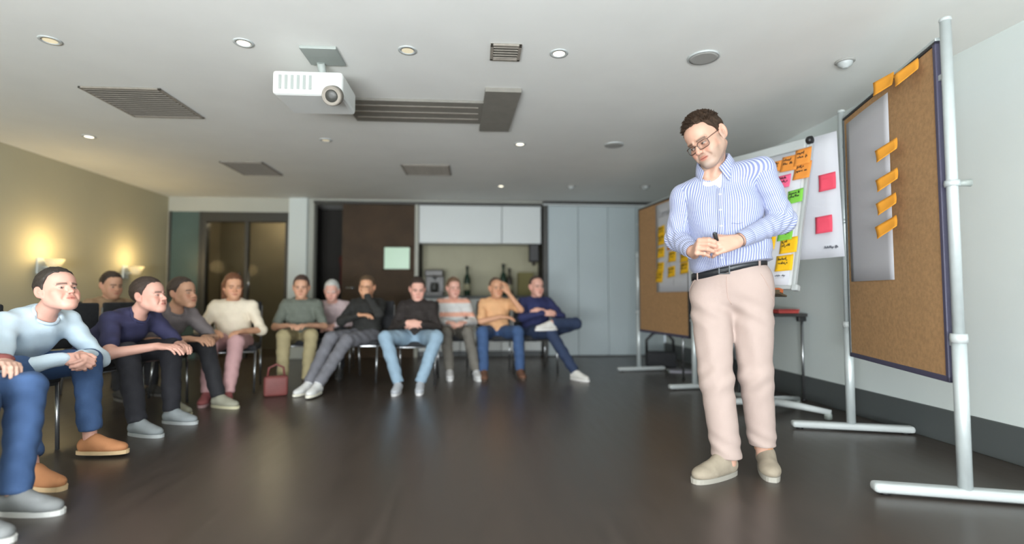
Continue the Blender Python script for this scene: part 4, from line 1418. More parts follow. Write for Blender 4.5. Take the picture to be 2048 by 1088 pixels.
co, q = sf.mesh()
sc_ = np.arctan2((co - Cc) @ Lv, (co - Cc) @ Fv + 0.02) * 0.165
shirt = mp(mesh_from('shirt', co, q, M['stripe'], None, None, sc_, smooth_it=1))
cu_ = shirt  # parts of the shirt hang under it


def on_shirt(l, z):
    c = Pc + Lv * l
    return sf.trace(V(c[0], c[1], z) + Fv * 0.4, -Fv)


def sub_of(o, parent):
    o.parent = parent
    o.matrix_parent_inverse = Matrix.Identity(4)
    return o


pl = MB()
rows = []
zs_ = np.linspace(1.040, VB + 0.003, 26)
for z in zs_:
    t = (z - zs_[0]) / (zs_[-1] - zs_[0])
    lcx = 0.004 + (vl - 0.004) * t
    row = []
    for dl in (-0.017, -0.016, 0.0, 0.016, 0.017):
        p = on_shirt(lcx + dl, z)
        if p is None:
            p = rows[-1][len(row)][0] - Fv * 0.0028 + Uv * (zs_[1] - zs_[0]) if rows else Pc + Lv * lcx + Fv * 0.165 + Uv * (z - Pc[2])
        row.append((p + Fv * (0.0022 if abs(dl) < 0.0165 else 0.0006), dl))
    rows.append(row)
pv = [r for row in rows for r in row]
pq = np.array([[i * 5 + j, i * 5 + j + 1, (i + 1) * 5 + j + 1, (i + 1) * 5 + j] for i in range(len(rows) - 1) for j in range(4)])
pco = np.array([p for p, _ in pv])
sub_of(mesh_from('placket', pco, pq, M['stripe'], None, None, np.array([d for _, d in pv]) + 0.003), shirt)
for z in (1.395, 1.315, 1.235, 1.155, 1.075):
    t = (z - zs_[0]) / (zs_[-1] - zs_[0])
    p = on_shirt(0.004 + (vl - 0.004) * t, z)
    if p is None: continue
    p = p + Fv * 0.0030
    b = MB().lathe([(0.0058, 0.0), (0.0058, 0.0016), (0.0045, 0.0024), (0.0038, 0.0016)], 14, mtx=frame_mtx(p, Lv, np.cross(Fv, Lv), Fv)).build('button', M['button'])
    sub_of(b, shirt)
# faint dark line across the shirt on his left side
mk = MB()
pts = [on_shirt(l, 1.242 + 0.0022 * math.sin(l * 150)) for l in np.linspace(0.045, 0.095, 12)]
pts = [p + Fv * 0.0015 for p in pts if p is not None]
mk.tube(pts, 0.0009, 6)
M['navy_line'] = mat('navy line', (0.05, 0.06, 0.16), 0.8)
sub_of(mk.build('dark_line', M['navy_line']), shirt)


def sleeve(name, Sh, El, Wr, seed, r0=0.068, r1=0.060, r2=0.040):
    cuff_end = Wr + (El - Wr) * 0.04
    cu0 = Wr + (El - Wr) * 0.24
    lo = np.minimum.reduce([Sh, El, Wr]) - 0.10
    hi = np.maximum.reduce([Sh, El, Wr]) + 0.10
    f = Field([np.arange(lo[i], hi[i], 0.0042, dtype=np.float32) for i in range(3)])
    f.add(Ell(Sh + (El - Sh) * 0.02, (r0, r0, r0)), 0)
    f.add(Cone(Sh, El, r0, r1), 0.02)
    f.add(Cone(El, cu0, r1 * 0.98, r2 * 1.10), 0.025)
    u1, u2 = (El - Sh) / np.linalg.norm(El - Sh), (Wr - El) / np.linalg.norm(Wr - El)
    A1 = lambda X, Y, Z: (X - El[0]) * u1[0] + (Y - El[1]) * u1[1] + (Z - El[2]) * u1[2]
    A2 = lambda X, Y, Z: (X - El[0]) * u2[0] + (Y - El[1]) * u2[1] + (Z - El[2]) * u2[2]
    el2 = lambda X, Y, Z: (X - El[0]) ** 2 + (Y - El[1]) ** 2 + (Z - El[2]) ** 2
    side = np.cross(u1, u2)
    side = side / np.linalg.norm(side)
    Sd = lambda X, Y, Z: (X - El[0]) * side[0] + (Y - El[1]) * side[1] + (Z - El[2]) * side[2]
    f.disp(lambda X, Y, Z: 0.0075 * np.sin((A1(X, Y, Z) - A2(X, Y, Z)) * 105 + 22 * Sd(X, Y, Z) + seed) * np.exp(-el2(X, Y, Z) / 0.0075)
           + 0.0030 * np.sin(A2(X, Y, Z) * 120 + 34 * Sd(X, Y, Z) + seed) * np.exp(-((A2(X, Y, Z) - 0.13) / 0.06) ** 2)
           + 0.0030 * np.sin(A1(X, Y, Z) * 60 + Sd(X, Y, Z) * 40 + seed * 2) * np.exp(-((A1(X, Y, Z) + 0.16) / 0.07) ** 2))
    f.cut(lambda X, Y, Z: (X - cu0[0]) * u2[0] + (Y - cu0[1]) * u2[1] + (Z - cu0[2]) * u2[2], k=0.006)
    co, q = f.mesh()
    # stripe coordinate: turn about the arm, upper arm and forearm measured from the same side
    def ang(P, a, u):
        v = P - a
        v = v - np.outer(v @ u, u)
        b = np.cross(u, side)
        return np.arctan2(v @ side, v @ b)
    w1 = np.clip(((co - El) @ (u2 + u1)) / 0.03 * 0.5 + 0.5, 0, 1)
    s1 = ang(co, El, u1) * 0.066
    s2 = ang(co, El, u2) * 0.056
    st_ = np.where(w1 > 0.5, s2, s1)
    sl = sub_of(mesh_from(name, co, q, M['stripe'], None, None, st_, smooth_it=1), shirt)
    # cuff
    b = np.cross(u2, side)
    prof = [(0.0, r2 * 1.02), (0.01, r2 * 1.05), (0.5, r2 * 1.04), (0.97, r2 * 0.98), (1.0, r2 * 0.96), (0.99, r2 * 0.90), (0.6, r2 * 0.88)]
    n = 36
    vco, vs = [], []
    for t, rr in prof:
        c = cu0 + (cuff_end - cu0) * t - u2 * 0.006
        for k in range(n + 1):
            a = 2 * math.pi * k / n
            vco.append(c + (side * math.sin(a) + b * math.cos(a)) * rr)
            vs.append(a * 0.047)
    cq = np.array([[i * (n + 1) + k, i * (n + 1) + k + 1, (i + 1) * (n + 1) + k + 1, (i + 1) * (n + 1) + k] for i in range(len(prof) - 1) for k in range(n)])
    return sl, (np.array(vco), cq, np.array(vs))


slR, cR = sleeve('sleeve', ShR, ElR, WrR, 0.5)
slL, cL = sleeve('sleeve', ShL - Uv * 0.004, ElL, WrL, 1.7, 0.063)
sub_of(mesh_from('cuff', cR[0], cR[1], M['stripe'], None, None, cR[2]), shirt)
sub_of(mesh_from('cuff', cL[0], cL[1], M['stripe'], None, None, cL[2]), shirt)

# collar: stand and fold with spread points
cn = Nb + Fv * 0.010 + Lv * 0.008 - Uv * 0.012
cax = hl((0, 0.03, -0.06)) - Nb
cax = cax / np.linalg.norm(cax) * 0.5 + Uv * 0.5 - Lv * 0.26
cax = cax / np.linalg.norm(cax)
cF = Fv - cax * (Fv @ cax)
cF = cF / np.linalg.norm(cF)
cL_ = np.cross(cax, cF)
if cL_ @ Lv < 0: cL_ = -cL_
n = 44
vco, vs = [], []
for i in range(n + 1):
    a = R(24) + (2 * math.pi - R(48)) * i / n
    fr = math.cos(a)
    e = min(i, n - i) / n
    pt = max(0, 1 - e / 0.16)                               # towards the collar points
    d = cF * math.cos(a) + cL_ * math.sin(a)
    drop = -0.036 * max(0, fr) ** 1.5 - 0.004
    base = cn + cax * (drop - 0.004)
    rr = 0.071 + 0.004 * max(0, fr)
    top = 0.037 - 0.008 * max(0, fr)
    outw = cF * 0.004 * pt
    tang = (-cF * math.sin(a) + cL_ * math.cos(a)) * (1 if a < math.pi else -1)
    vco += [base + d * rr, base + d * (rr + 0.001) + cax * top * 0.6, base + d * (rr + 0.003) + cax * top, base + d * (rr + 0.008) + cax * (top - 0.002),
            base + d * (rr + 0.017 + 0.006 * pt) + cax * (top - 0.024 - 0.008 * pt) + tang * 0.010 * pt,
            base + d * (rr + 0.026 + 0.016 * pt) + cax * (top - 0.048 - 0.026 * pt) + tang * 0.026 * pt + outw]
    vs += [a * 0.07] * 6
cq = np.array([[i * 6 + j, (i + 1) * 6 + j, (i + 1) * 6 + j + 1, i * 6 + j + 1] for i in range(n) for j in range(5)])
collar = sub_of(mesh_from('collar', np.array(vco), cq, M['stripe'], None, None, np.array(vs)), shirt)
md = collar.modifiers.new('thickness', 'SOLIDIFY')
md.thickness = 0.0022
# white undershirt
uf = Field([np.arange(a, b, 0.005, dtype=np.float32) for a, b in ((1.05, 1.45), (2.36, 2.75), (1.12, 1.57))])
for p, k in ((Ell(Cc + Uv * 0.01, (0.172, 0.112, 0.19), TR), 0), (Cone(ShR * 0.8 + ShL * 0.2, ShL * 0.8 + ShR * 0.2, 0.056, 0.056), 0.05), (Cone(Nb - Uv * 0.11, ShR * 0.5 + Nb * 0.5 - Uv * 0.06, 0.056, 0.043), 0.03), (Cone(Nb - Uv * 0.11, ShL * 0.5 + Nb * 0.5 - Uv * 0.06, 0.056, 0.043), 0.03)):
    uf.add(p, k)
uf.F -= 0.006
uf.sub(Cone(Nb + Fv * 0.01 - Uv * 0.04, Nb + Fv * 0.03 + Uv * 0.2, 0.064, 0.08), 0.004)
uf.sub(Ell(Nb + Fv * 0.085 - Uv * 0.062, (0.055, 0.07, 0.056), TR), 0.006)
co, q = uf.mesh()
mp(mesh_from('undershirt', co, q, M['undershirt'], None, smooth_it=1))

# ---- trousers
tf = Field([np.arange(a, b, 0.0055, dtype=np.float32) for a, b in ((1.02, 1.60), (2.33, 2.82), (0.03, 1.09))])
for p, k in ((Ell(V(1.320, 2.57, 0.965), (0.196, 0.142, 0.15), TR), 0), (Ell(V(1.312, 2.575, 0.90) - Fv * 0.02, (0.194, 0.135, 0.13), TR), 0.04),
             (Cone((1.218, 2.600, 0.885), (1.206, 2.528, 0.47), 0.104, 0.080), 0.03), (Cone((1.206, 2.528, 0.47), (1.240, 2.485, 0.03), 0.080, 0.068), 0.03),
             (Cone((1.392, 2.520, 0.895), (1.412, 2.525, 0.485), 0.108, 0.080), 0.022), (Cone((1.412, 2.525, 0.485), (1.468, 2.565, 0.03), 0.080, 0.062), 0.03)):
    tf.add(p, k)
tf.disp(lambda X, Y, Z: 0.0050 * np.sin(Z * 62 + lc(X, Y) * 38 + 0.7) * np.exp(-((Z - 0.80) / 0.07) ** 2)
        + 0.0035 * np.sin(Z * 62 - lc(X, Y) * 60 + 2.0) * np.exp(-((Z - 0.46) / 0.10) ** 2)
        + 0.0035 * np.sin(Z * 85 + lc(X, Y) * 45) * np.exp(-((Z - 0.15) / 0.07) ** 2)
        + 0.0025 * np.sin(lc(X, Y) * 70 + Z * 14) * np.exp(-((Z - 0.62) / 0.16) ** 2))
tf.cut(lambda X, Y, Z: Z - (1.020 + 0.014 + 0.19 * lc(X, Y)), k=0.003)
tf.cut(lambda X, Y, Z: (0.092 + 0.035 * (X > 1.36) + 0 * Y) - Z, k=0.003)
co, q = tf.mesh()
trousers = mp(mesh_from('trousers', co, q, M['chino'], None, smooth_it=1))


def on_trousers(d, z, c=None):
    c = Pc if c is None else c
    return tf.trace(V(c[0], c[1], z) + d * 0.35, -d)


# belt, buckle and loops
cenb = V(1.317, 2.570, 0)
ringp = []
for i in range(60):
    a = 2 * math.pi * i / 60
    d = Lv * math.sin(a) + Fv * math.cos(a)
    zc = 1.020 + 0.19 * 0.18 * math.sin(a)
    best = None
    for f_ in (tf,):
        p = f_.trace(V(cenb[0], cenb[1], zc - 0.006) + d * 0.35, -d)
        best = p if p is not None else best
    ringp.append((best if best is not None else V(cenb[0], cenb[1], zc) + d * 0.17, d, zc))
vco = []
for p, d, zc in ringp:
    p = V(p[0], p[1], 0)
    for dr, dz in ((-0.004, -0.019), (0.0035, -0.019), (0.0045, 0.0), (0.0035, 0.019), (-0.004, 0.019)):
        vco.append(p + d * (dr + 0.002) + Uv * (zc + dz))
nq = len(ringp)
cq = np.array([[i * 5 + j, ((i + 1) % nq) * 5 + j, ((i + 1) % nq) * 5 + (j + 1) % 5, i * 5 + (j + 1) % 5] for i in range(nq) for j in range(5)])
belt = sub_of(mesh_from('belt', np.array(vco), cq, M['belt'], None), trousers)
p, d, zc = ringp[0]
bm_ = frame_mtx(V(p[0], p[1], zc) + d * 0.009, Lv, np.cross(d, Lv) * -1, d)
bk = MB()
for a in ((-0.026, 0.026, -0.024, -0.018), (-0.026, 0.026, 0.018, 0.024), (-0.028, -0.021, -0.024, 0.024), (0.021, 0.028, -0.024, 0.024), (-0.022, 0.024, -0.0025, 0.0025)):
    bk.box(a[0], a[1], a[2], a[3], -0.003, 0.003, 0.0015, mtx=bm_)
sub_of(bk.build('buckle', M['buckle']), trousers)
for ii in (11, 51, 20, 40):
    p, d, zc = ringp[ii]
    t_ = np.cross(Uv, d)
    m_ = frame_mtx(V(p[0], p[1], zc) + d * 0.008, t_, Uv, d)
    sub_of(MB().box(-0.0065, 0.0065, -0.026, 0.026, -0.002, 0.0025, 0.001, mtx=m_).build('belt_loop', M['chino']), trousers)
# fly seam and slanted pocket edges
sm = MB()
pts = []
for z in np.linspace(0.985, 0.845, 14):
    pnt = on_trousers(Fv, z, Pc + Lv * (0.012 + 0.02 * max(0, (0.88 - z) / 0.05)))
    if pnt is not None: pts.append(pnt + Fv * 0.0008)
if len(pts) > 3: sm.tube(pts, 0.0016, 6)
for s in (-1, 1):
    pts = []
    for t in np.linspace(0, 1, 9):
        a = s * R(62 + 26 * t)
        d = Lv * math.sin(a) + Fv * math.cos(a)
        pnt = tf.trace(V(cenb[0], cenb[1], 0.985 - 0.14 * t + s * 0.012) + d * 0.35, -d)
        if pnt is not None: pts.append(pnt + d * 0.0008)
    if len(pts) > 3: sm.tube(pts, 0.0014, 6)
M['chino_dark'] = mat('seam thread', srgb(176, 152, 142), 0.9)
sub_of(sm.build('seam', M['chino_dark']), trousers)

# ---- shoes and socks
M['suede'] = mat('taupe suede', srgb(146, 135, 118), 0.9, noise=0.06, nscale=40, bump=0.2, bscale=300)
M['tan_lining'] = mat('tan leather', srgb(186, 138, 104), 0.6, noise=0.06, nscale=20)
M['sole_light'] = mat('pale rubber sole', srgb(152, 148, 138), 0.7)


def shoe_mesh(name, heel, toe, upper_m, sole_m, top_m, parent, s=1.0, h=0.0055, collar=0.085, lace=True, link_fn=None):
    """shoe from heel to toe point on the floor: upper with opening, sole, tongue/collar and laces"""
    heel, toe = np.asarray(heel, float), np.asarray(toe, float)
    z0 = heel[2]
    fw = toe - heel
    fw[2] = 0
    L = np.linalg.norm(fw)
    fw = fw / L
    sd = V(-fw[1], fw[0], 0)
    T = lambda u, v, z: heel + fw * u * L + sd * v * s + Uv * z * s
    lo = np.minimum(heel, toe) - 0.08
    hi = np.maximum(heel, toe) + 0.08
    f = Field([np.arange(lo[0], hi[0], h, dtype=np.float32), np.arange(lo[1], hi[1], h, dtype=np.float32), np.arange(z0 - 0.01, z0 + 0.16, h, dtype=np.float32)])
    Rm = np.stack([fw, sd, Uv], 1)
    f.add(Cone(T(0.16, 0, 0.045), T(0.40, 0, 0.045), 0.036 * s, 0.040 * s), 0)
    f.add(Ell(T(0.70, 0, 0.036), (0.30 * L, 0.047 * s, 0.034 * s), Rm), 0.03)
    f.add(Cone(T(0.17, 0, 0.06), T(0.30, 0, collar), 0.036 * s, 0.034 * s), 0.03)
    f.add(Cone(T(0.35, 0, 0.075), T(0.62, 0, 0.055), 0.030 * s, 0.026 * s), 0.03)
    f.sub(Cone(T(0.22, 0, collar + 0.01), T(0.22, 0, collar + 0.08), 0.026 * s, 0.03 * s), 0.006)
    f.cut(lambda X, Y, Z: (z0 + 0.018 * s) - Z + 0 * X, k=0.002)
    co, q = f.mesh()
    up_ = link_fn(mesh_from(name, co, q, upper_m, None, smooth_it=1))
    b = MB()
    n = 28
    out = []
    for i in range(n):
        a = 2 * math.pi * i / n
        u = 0.5 - 0.52 * math.cos(a)
        wd = 0.047 * (0.80 + 0.22 * u) * (abs(math.sin(a)) ** 0.75) * math.copysign(1, math.sin(a))
        out.append((u, wd))
    lo_ = [T(u, v * 0.98, 0.0) for u, v in out]
    hi_ = [T(u, v * 1.04, 0.022) for u, v in out]
    b.bm.faces.new([b.bm.verts.new(p) for p in lo_])
    va = [b.bm.verts.new(p) for p in lo_]
    vb = [b.bm.verts.new(p) for p in hi_]
    b.bm.faces.new(vb)
    for i in range(n): b.bm.faces.new((va[i], va[(i + 1) % n], vb[(i + 1) % n], vb[i]))
    so = b.build('sole', sole_m)
    so.parent = up_
    if lace:
        lb = MB()
        for k, u in enumerate((0.40, 0.47, 0.54, 0.61)):
            zc = 0.100 - 0.045 * (u - 0.40) / 0.21
            lb.tube([T(u, -0.020, zc - 0.012), T(u + 0.012, 0, zc + 0.004), T(u, 0.020, zc - 0.012)], 0.0026 * s, 6)
        lo2 = lb.build('laces', top_m)
        lo2.parent = up_
    return up_


for heel, toe, an in (((1.290, 2.520, 0), (1.025, 2.395, 0), (1.240, 2.485)), ((1.510, 2.640, 0), (1.405, 2.385, 0), (1.468, 2.565))):
    sh = shoe_mesh('shoe', heel, toe, M['suede'], M['sole_light'], M['tan_lining'], man, 1.08, 0.0045, 0.085, True, mp)
    c = MB().lathe([(0.040, 0.095), (0.045, 0.105), (0.043, 0.14), (0.038, 0.20)], 20, (an[0], an[1], 0)).build('sock', M['tan_lining'], None, True)
    mp(c)
# wrist watch on his left wrist, mostly under the cuff
uw = (ElL - WrL) / np.linalg.norm(ElL - WrL)
wm = frame_mtx(WrL + uw * 0.016, np.cross(uw, Uv) / np.linalg.norm(np.cross(uw, Uv)), np.cross(uw, np.cross(uw, Uv) / np.linalg.norm(np.cross(uw, Uv))), uw)
wt_ = mp(MB().lathe([(0.0285, -0.006), (0.0305, -0.005), (0.0305, 0.005), (0.0285, 0.006)], 28, mtx=wm).build('watch_strap', M['belt']))
# pen held between his fingers: a thing of its own
pa, pb = V(1.1020, 2.296, 1.180), V(1.138, 2.328, 1.108)
pen = MB().tube([pa, pa + (pb - pa) * 0.03, pb], [0.0085, 0.0098, 0.0090], 18).build('pen', M['black'])
tag(pen, 'short black marker pen held between the hands of the standing man', 'pen')
dp = (pb - pa) / np.linalg.norm(pb - pa)
MB().tube([pa - dp * 0.003, pa + dp * 0.002], [0.006, 0.0075], 16).build('pen_clip', M['buckle'], pen)
#PART4
# ------------------------------------------------------------------ chairs and the seated group
def make_chair():
    root = empty('chair', (0, 0, 0))
    MB().box(-0.215, 0.215, -0.215, 0.215, 0.385, 0.435, 0.018, seg=3).build('seat', M['chair_fabric'], root, True)
    b = MB().box(-0.205, 0.205, 0.215, 0.250, 0.52, 0.84, 0.015, seg=3)
    b.build('backrest', M['chair_fabric'], root, True)
    for sx in (-0.205, 0.205):
        MB().tube([(sx, -0.21, 0.0), (sx, -0.19, 0.385)], 0.011, 10).build('leg', M['steel'], root)
        MB().tube([(sx, 0.26, 0.0), (sx, 0.205, 0.385)], 0.011, 10).build('leg', M['steel'], root)
        MB().tube([(sx, 0.205, 0.385), (sx, 0.232, 0.55), (sx, 0.236, 0.80)], 0.010, 10).build('back_post', M['steel'], root)
    MB().tube([(-0.205, -0.19, 0.378), (0.205, -0.19, 0.378), (0.205, 0.205, 0.378), (-0.205, 0.205, 0.378), (-0.205, -0.19, 0.378)], 0.010, 8, caps=False).build('seat_frame', M['steel'], root)
    return root


chair0 = make_chair()
SKINS = {'fair': (0.66, 0.41, 0.32), 'rosy': (0.68, 0.38, 0.30), 'tan': (0.56, 0.31, 0.20), 'warm': (0.62, 0.33, 0.20)}
HAIRM = {}


def hair_mat(col):
    if col not in HAIRM: HAIRM[col] = mat('hair', col, 0.6, noise=0.3, nscale=60, bump=0.4, bscale=200)
    return HAIRM[col]


CLOTH = {}


def cloth(col, name):
    if col not in CLOTH: CLOTH[col] = mat(name, srgb(*col), 0.85, noise=0.06, nscale=10, bump=0.1, bscale=150)
    return CLOTH[col]


RELAX = [(0.35, 0.45, 0.3)] * 4
FIST = [(0.9, 0.9, 0.5)] * 4


def seated(label, pos, yaw, chair_label, lean=8, s=0.93, head=(8, 0, 0), legs=None, arms=None, skin='fair', hair=(0.04, 0.028, 0.02),
           hair_style='short', top=((60, 60, 60), 'cotton'), bottom=((40, 40, 40), 'denim'), shoe=((60, 60, 60), (200, 200, 195)), sleeve_len=1.0, ts=0.87,
           near=False, bare_ankle=False, top_stripes=None, pz=0.465, pb=0.0, chair=True, wide=1.0, shoe_top=None, sock=None):
    """a person on a chair. Local frame: origin on the floor under the pelvis, facing -y, left hand at +x"""
    yr = R(yaw)
    root = empty('person', (pos[0], pos[1], 0), yr, label, 'person', 'seated listeners')
    if chair:
        c = copy_tree(chair0) if chair0.get('label') else chair0
        c.location = (pos[0] + math.sin(yr) * -0.02, pos[1] + math.cos(yr) * 0.02, 0)
        c.rotation_euler = (0, 0, yr)
        tag(c, chair_label, 'chair', 'chairs of the seated group')
    le = R(lean)
    sp = V(0, -math.sin(le), math.cos(le))
    fwv = V(0, -math.cos(le), -math.sin(le))
    X = V(1, 0, 0)
    TRm = np.stack([X, -fwv, sp], 1)
    P = V(0, pb, pz)
    st = s * ts
    belly, chest, nb = P + sp * 0.16 * st, P + sp * 0.335 * st, P + sp * 0.505 * st
    sh = {1: P + sp * 0.425 * st + X * 0.160 * s * wide, -1: P + sp * 0.425 * st - X * 0.160 * s * wide}
    hup = sp * 0.45 + V(0, 0, 1) * 0.55
    hc = nb + hup / np.linalg.norm(hup) * 0.125 * s + V(0, -0.035, 0) * s
    HTl = (rotm(R(head[0]), R(head[2]), R(head[1])), hc)
    hk = s
    legs = legs or {}
    L = {}
    for sd in (1, -1):
        q = dict(knee=(0.13, 0.46, 0.49), ankle=(0.13, 0.47, 0.085), toe=(0.05, 1.0))
        q.update(legs.get(sd, {}))
        hp = P + V(sd * 0.088 * s, -0.04, 0.0)
        kn = V(sd * q['knee'][0], -q['knee'][1], q['knee'][2])
        an = V(sd * q['ankle'][0], -q['ankle'][1], q['ankle'][2])
        L[sd] = (hp, kn, an, q['toe'])
    arms = arms or {}
    A = {}
    for sd in (1, -1):
        q = dict(hand=(0.10, 0.36, 0.60), pole=(0.7, -0.6, -0.5), fwd=None, nrm=(0.2, 0.1, 1.0), curl=RELAX)
        q.update(arms.get(sd, {}))
        W = V(sd * q['hand'][0], -q['hand'][1], q['hand'][2])
        E_ = ik(sh[sd], W, 0.29 * s, 0.26 * s, V(sd * q['pole'][0], -q['pole'][1], q['pole'][2]))
        f = (W - E_) / np.linalg.norm(W - E_) if q['fwd'] is None else V(sd * q['fwd'][0], -q['fwd'][1], q['fwd'][2])
        A[sd] = (W, E_, f, V(sd * q['nrm'][0], -q['nrm'][1], q['nrm'][2]), q['curl'])
    hstep = 0.0042 if near else 0.0055
    cs = 0.016 if near else 0.019
    hp_pts = [A[1][0] + A[1][2] / np.linalg.norm(A[1][2]) * 0.09, A[-1][0] + A[-1][2] / np.linalg.norm(A[-1][2]) * 0.09]
    allp = [P, nb, hc + V(0, 0, 0.16), hc - V(0.14, 0.16, 0), hc + V(0.14, 0.16, 0), sh[1] + X * 0.08, sh[-1] - X * 0.08]
    for sd in (1, -1): allp += [*L[sd][:3], A[sd][0], A[sd][1], hp_pts[0] - 0.12, hp_pts[0] + 0.12, hp_pts[1] - 0.12, hp_pts[1] + 0.12]
    lo = np.minimum.reduce(allp) - 0.12
    hi = np.maximum.reduce(allp) + 0.12
    fine = []
    for i in range(3):
        rg = [(hc[i] - (0.105, 0.13, 0.145)[i], hc[i] + (0.105, 0.13, 0.145)[i], hstep)]
        for hp_ in hp_pts: rg.append((hp_[i] - 0.10, hp_[i] + 0.10, hstep))
        fine.append(rg)
    bf = Field([axis_pts(lo[i], hi[i], cs, fine[i]) for i in range(3)])
    bf.add(Ell(P + sp * 0.01, (0.145 * s * wide, 0.115 * s, 0.11 * s), TRm))
    bf.add(Ell(belly, (0.135 * s * wide, 0.105 * s, 0.15 * s), TRm), 0.05)
    bf.add(Ell(chest, (0.150 * s * wide, 0.100 * s, 0.155 * s), TRm), 0.05)
    bf.add(Cone(sh[1], sh[-1], 0.048 * s, 0.048 * s), 0.05)
    bf.add(Cone(nb - sp * 0.05, hc + HTl[0] @ V(0, 0.028, -0.04) * hk, 0.055 * s, 0.050 * s), 0.035)
    for sd in (1, -1):
        hpj, kn, an, toe = L[sd]
        bf.add(Cone(hpj, kn, 0.074 * s, 0.050 * s), 0.04)
        bf.add(Cone(kn, an, 0.050 * s, 0.033 * s), 0.02)
        W, E_, f, nr, curl = A[sd]
        bf.add(Cone(sh[sd], E_, 0.046 * s, 0.037 * s), 0.03)
        bf.add(Cone(E_, W, 0.038 * s, 0.026 * s), 0.02)
        pr, _, _ = fingers(W, f, nr, V(-sd, 0, 0.25), curl, s)
        for p, k in pr: bf.add(p, k)
    for op, p, k in head_prims(near):
        q = p.tf(HTl[0], HTl[1], hk)
        bf.add(q, k) if op == '+' else bf.sub(q, k)
    co, q = bf.mesh()
    ql = (co - hc) @ HTl[0] / hk
    sk = SKINS[skin]
    cols = np.tile(np.array(sk), (len(co), 1))
    m = np.linalg.norm(ql, axis=1) < 0.155
    cols[m] = head_colors(ql[m], sk, tuple(v * 1.1 for v in hair), stubble=0.0)
    cols[m] = np.where((ql[m][:, 2] > -0.12)[:, None], cols[m], np.array(sk))
    mesh_from('body', co, q, M['skin'], root, cols)
    # hair
    if hair_style != 'bald':
        line = {'short': HAIR_SHORT, 'long': HAIR_LONG, 'fringe': [0.12, 0.12, 0.115, 0.11, 0.09, 0.01, 0.04, 0.012, -0.05, -0.06]}[hair_style]
        co, q = hair_field(HTl, line, 0.0065, 0.012 if hair_style != 'fringe' else 0.005, 0.0025, hair_style == 'long', hk)
        mesh_from('hair', co, q, hair_mat(hair), root)
    # top
    hs = 0.0105 if near else 0.013
    pts = [P, nb, sh[1], sh[-1], chest]
    for sd in (1, -1): pts += [A[sd][1], A[sd][0]]
    lo, hi = np.minimum.reduce(pts) - 0.20, np.maximum.reduce(pts) + 0.16
    tfld = Field([np.arange(lo[i], hi[i], hs, dtype=np.float32) for i in range(3)])
    tfld.add(Ell(P + sp * 0.03, (0.172 * s * wide, 0.140 * s, 0.115 * s), TRm))
    tfld.add(Ell(belly, (0.166 * s * wide, 0.136 * s, 0.16 * s), TRm), 0.06)
    tfld.add(Ell(chest, (0.176 * s * wide, 0.124 * s, 0.17 * s), TRm), 0.06)
    tfld.add(Cone(sh[1], sh[-1], 0.058 * s, 0.058 * s), 0.05)
    tfld.add(Cone(nb - sp * 0.045, chest, 0.062 * s, 0.08 * s), 0.05)
    for sd in (1, -1):
        W, E_, f, nr, curl = A[sd]
        if sleeve_len > 0.6:
            tfld.add(Cone(sh[sd], E_, 0.058 * s, 0.051 * s), 0.03)
            e = E_ + (W - E_) * min(0.94, (sleeve_len - 0.5) * 1.88)
            tfld.add(Cone(E_, e, 0.054 * s, 0.040 * s), 0.02)
        else:
            tfld.add(Cone(sh[sd], sh[sd] + (E_ - sh[sd]) * max(0.3, sleeve_len * 1.6), 0.058 * s, 0.056 * s), 0.03)
    tfld.disp(lambda Xg, Yg, Zg: 0.006 * np.sin(Zg * 58 + Xg * 26 + Yg * 14) * np.sin(Xg * 30 - Zg * 18 + 1.0))
    ring = nb - sp * 0.006
    tfld.sub(Cone(ring + fwv * 0.012, ring + sp * 0.25 + fwv * 0.05, 0.064 * s, 0.075 * s), 0.006)
    co, q = tfld.mesh()
    mt_top = cloth(*top)
    if top_stripes:
        mt_top = mat('striped knit', srgb(*top[0]), 0.9)
        nt = mt_top.node_tree
        tc = nt.nodes.new('ShaderNodeTexCoord')
        sx_ = nt.nodes.new('ShaderNodeSeparateXYZ')
        mm = nt.nodes.new('ShaderNodeMath'); mm.operation = 'MULTIPLY'; mm.inputs[1].default_value = 2 * math.pi / 0.16
        sn = nt.nodes.new('ShaderNodeMath'); sn.operation = 'SINE'
        rp = nt.nodes.new('ShaderNodeValToRGB')
        rp.color_ramp.elements[0].position, rp.color_ramp.elements[1].position = 0.45, 0.55
        rp.color_ramp.elements[0].color, rp.color_ramp.elements[1].color = (*srgb(*top[0]), 1), (*srgb(*top_stripes), 1)
        nt.links.new(tc.outputs['Object'], sx_.inputs[0]); nt.links.new(sx_.outputs['Z'], mm.inputs[0]); nt.links.new(mm.outputs[0], sn.inputs[0])
        nt.links.new(sn.outputs[0], rp.inputs['Fac']); nt.links.new(rp.outputs['Color'], nt.nodes['Principled BSDF'].inputs['Base Color'])
    tname = 'shirt'
    topo = mesh_from(tname, co, q, mt_top, root, smooth_it=1)
    # collar ring of the top
    n = 20
    cb = MB()
    cb.tube([ring + (X * math.cos(2 * math.pi * i / n) * 0.064 * s) - (fwv * math.sin(2 * math.pi * i / n) * 0.066 * s) + fwv * 0.012 + sp * (0.012 if math.sin(2 * math.pi * i / n) > 0 else -0.008) for i in range(n + 1)], 0.009, 6, caps=False)
    cb.build('collar', mt_top, topo, True)
    # trousers
    pts = [P + V(0, 0.16, 0.05)]
    for sd in (1, -1): pts += list(L[sd][:3])
    lo, hi = np.minimum.reduce(pts) - 0.19, np.maximum.reduce(pts) + 0.17
    g = Field([np.arange(lo[i], hi[i], hs, dtype=np.float32) for i in range(3)])
    g.add(Ell(P - V(0, 0, 0.005), (0.168 * s * wide, 0.138 * s, 0.112 * s)))
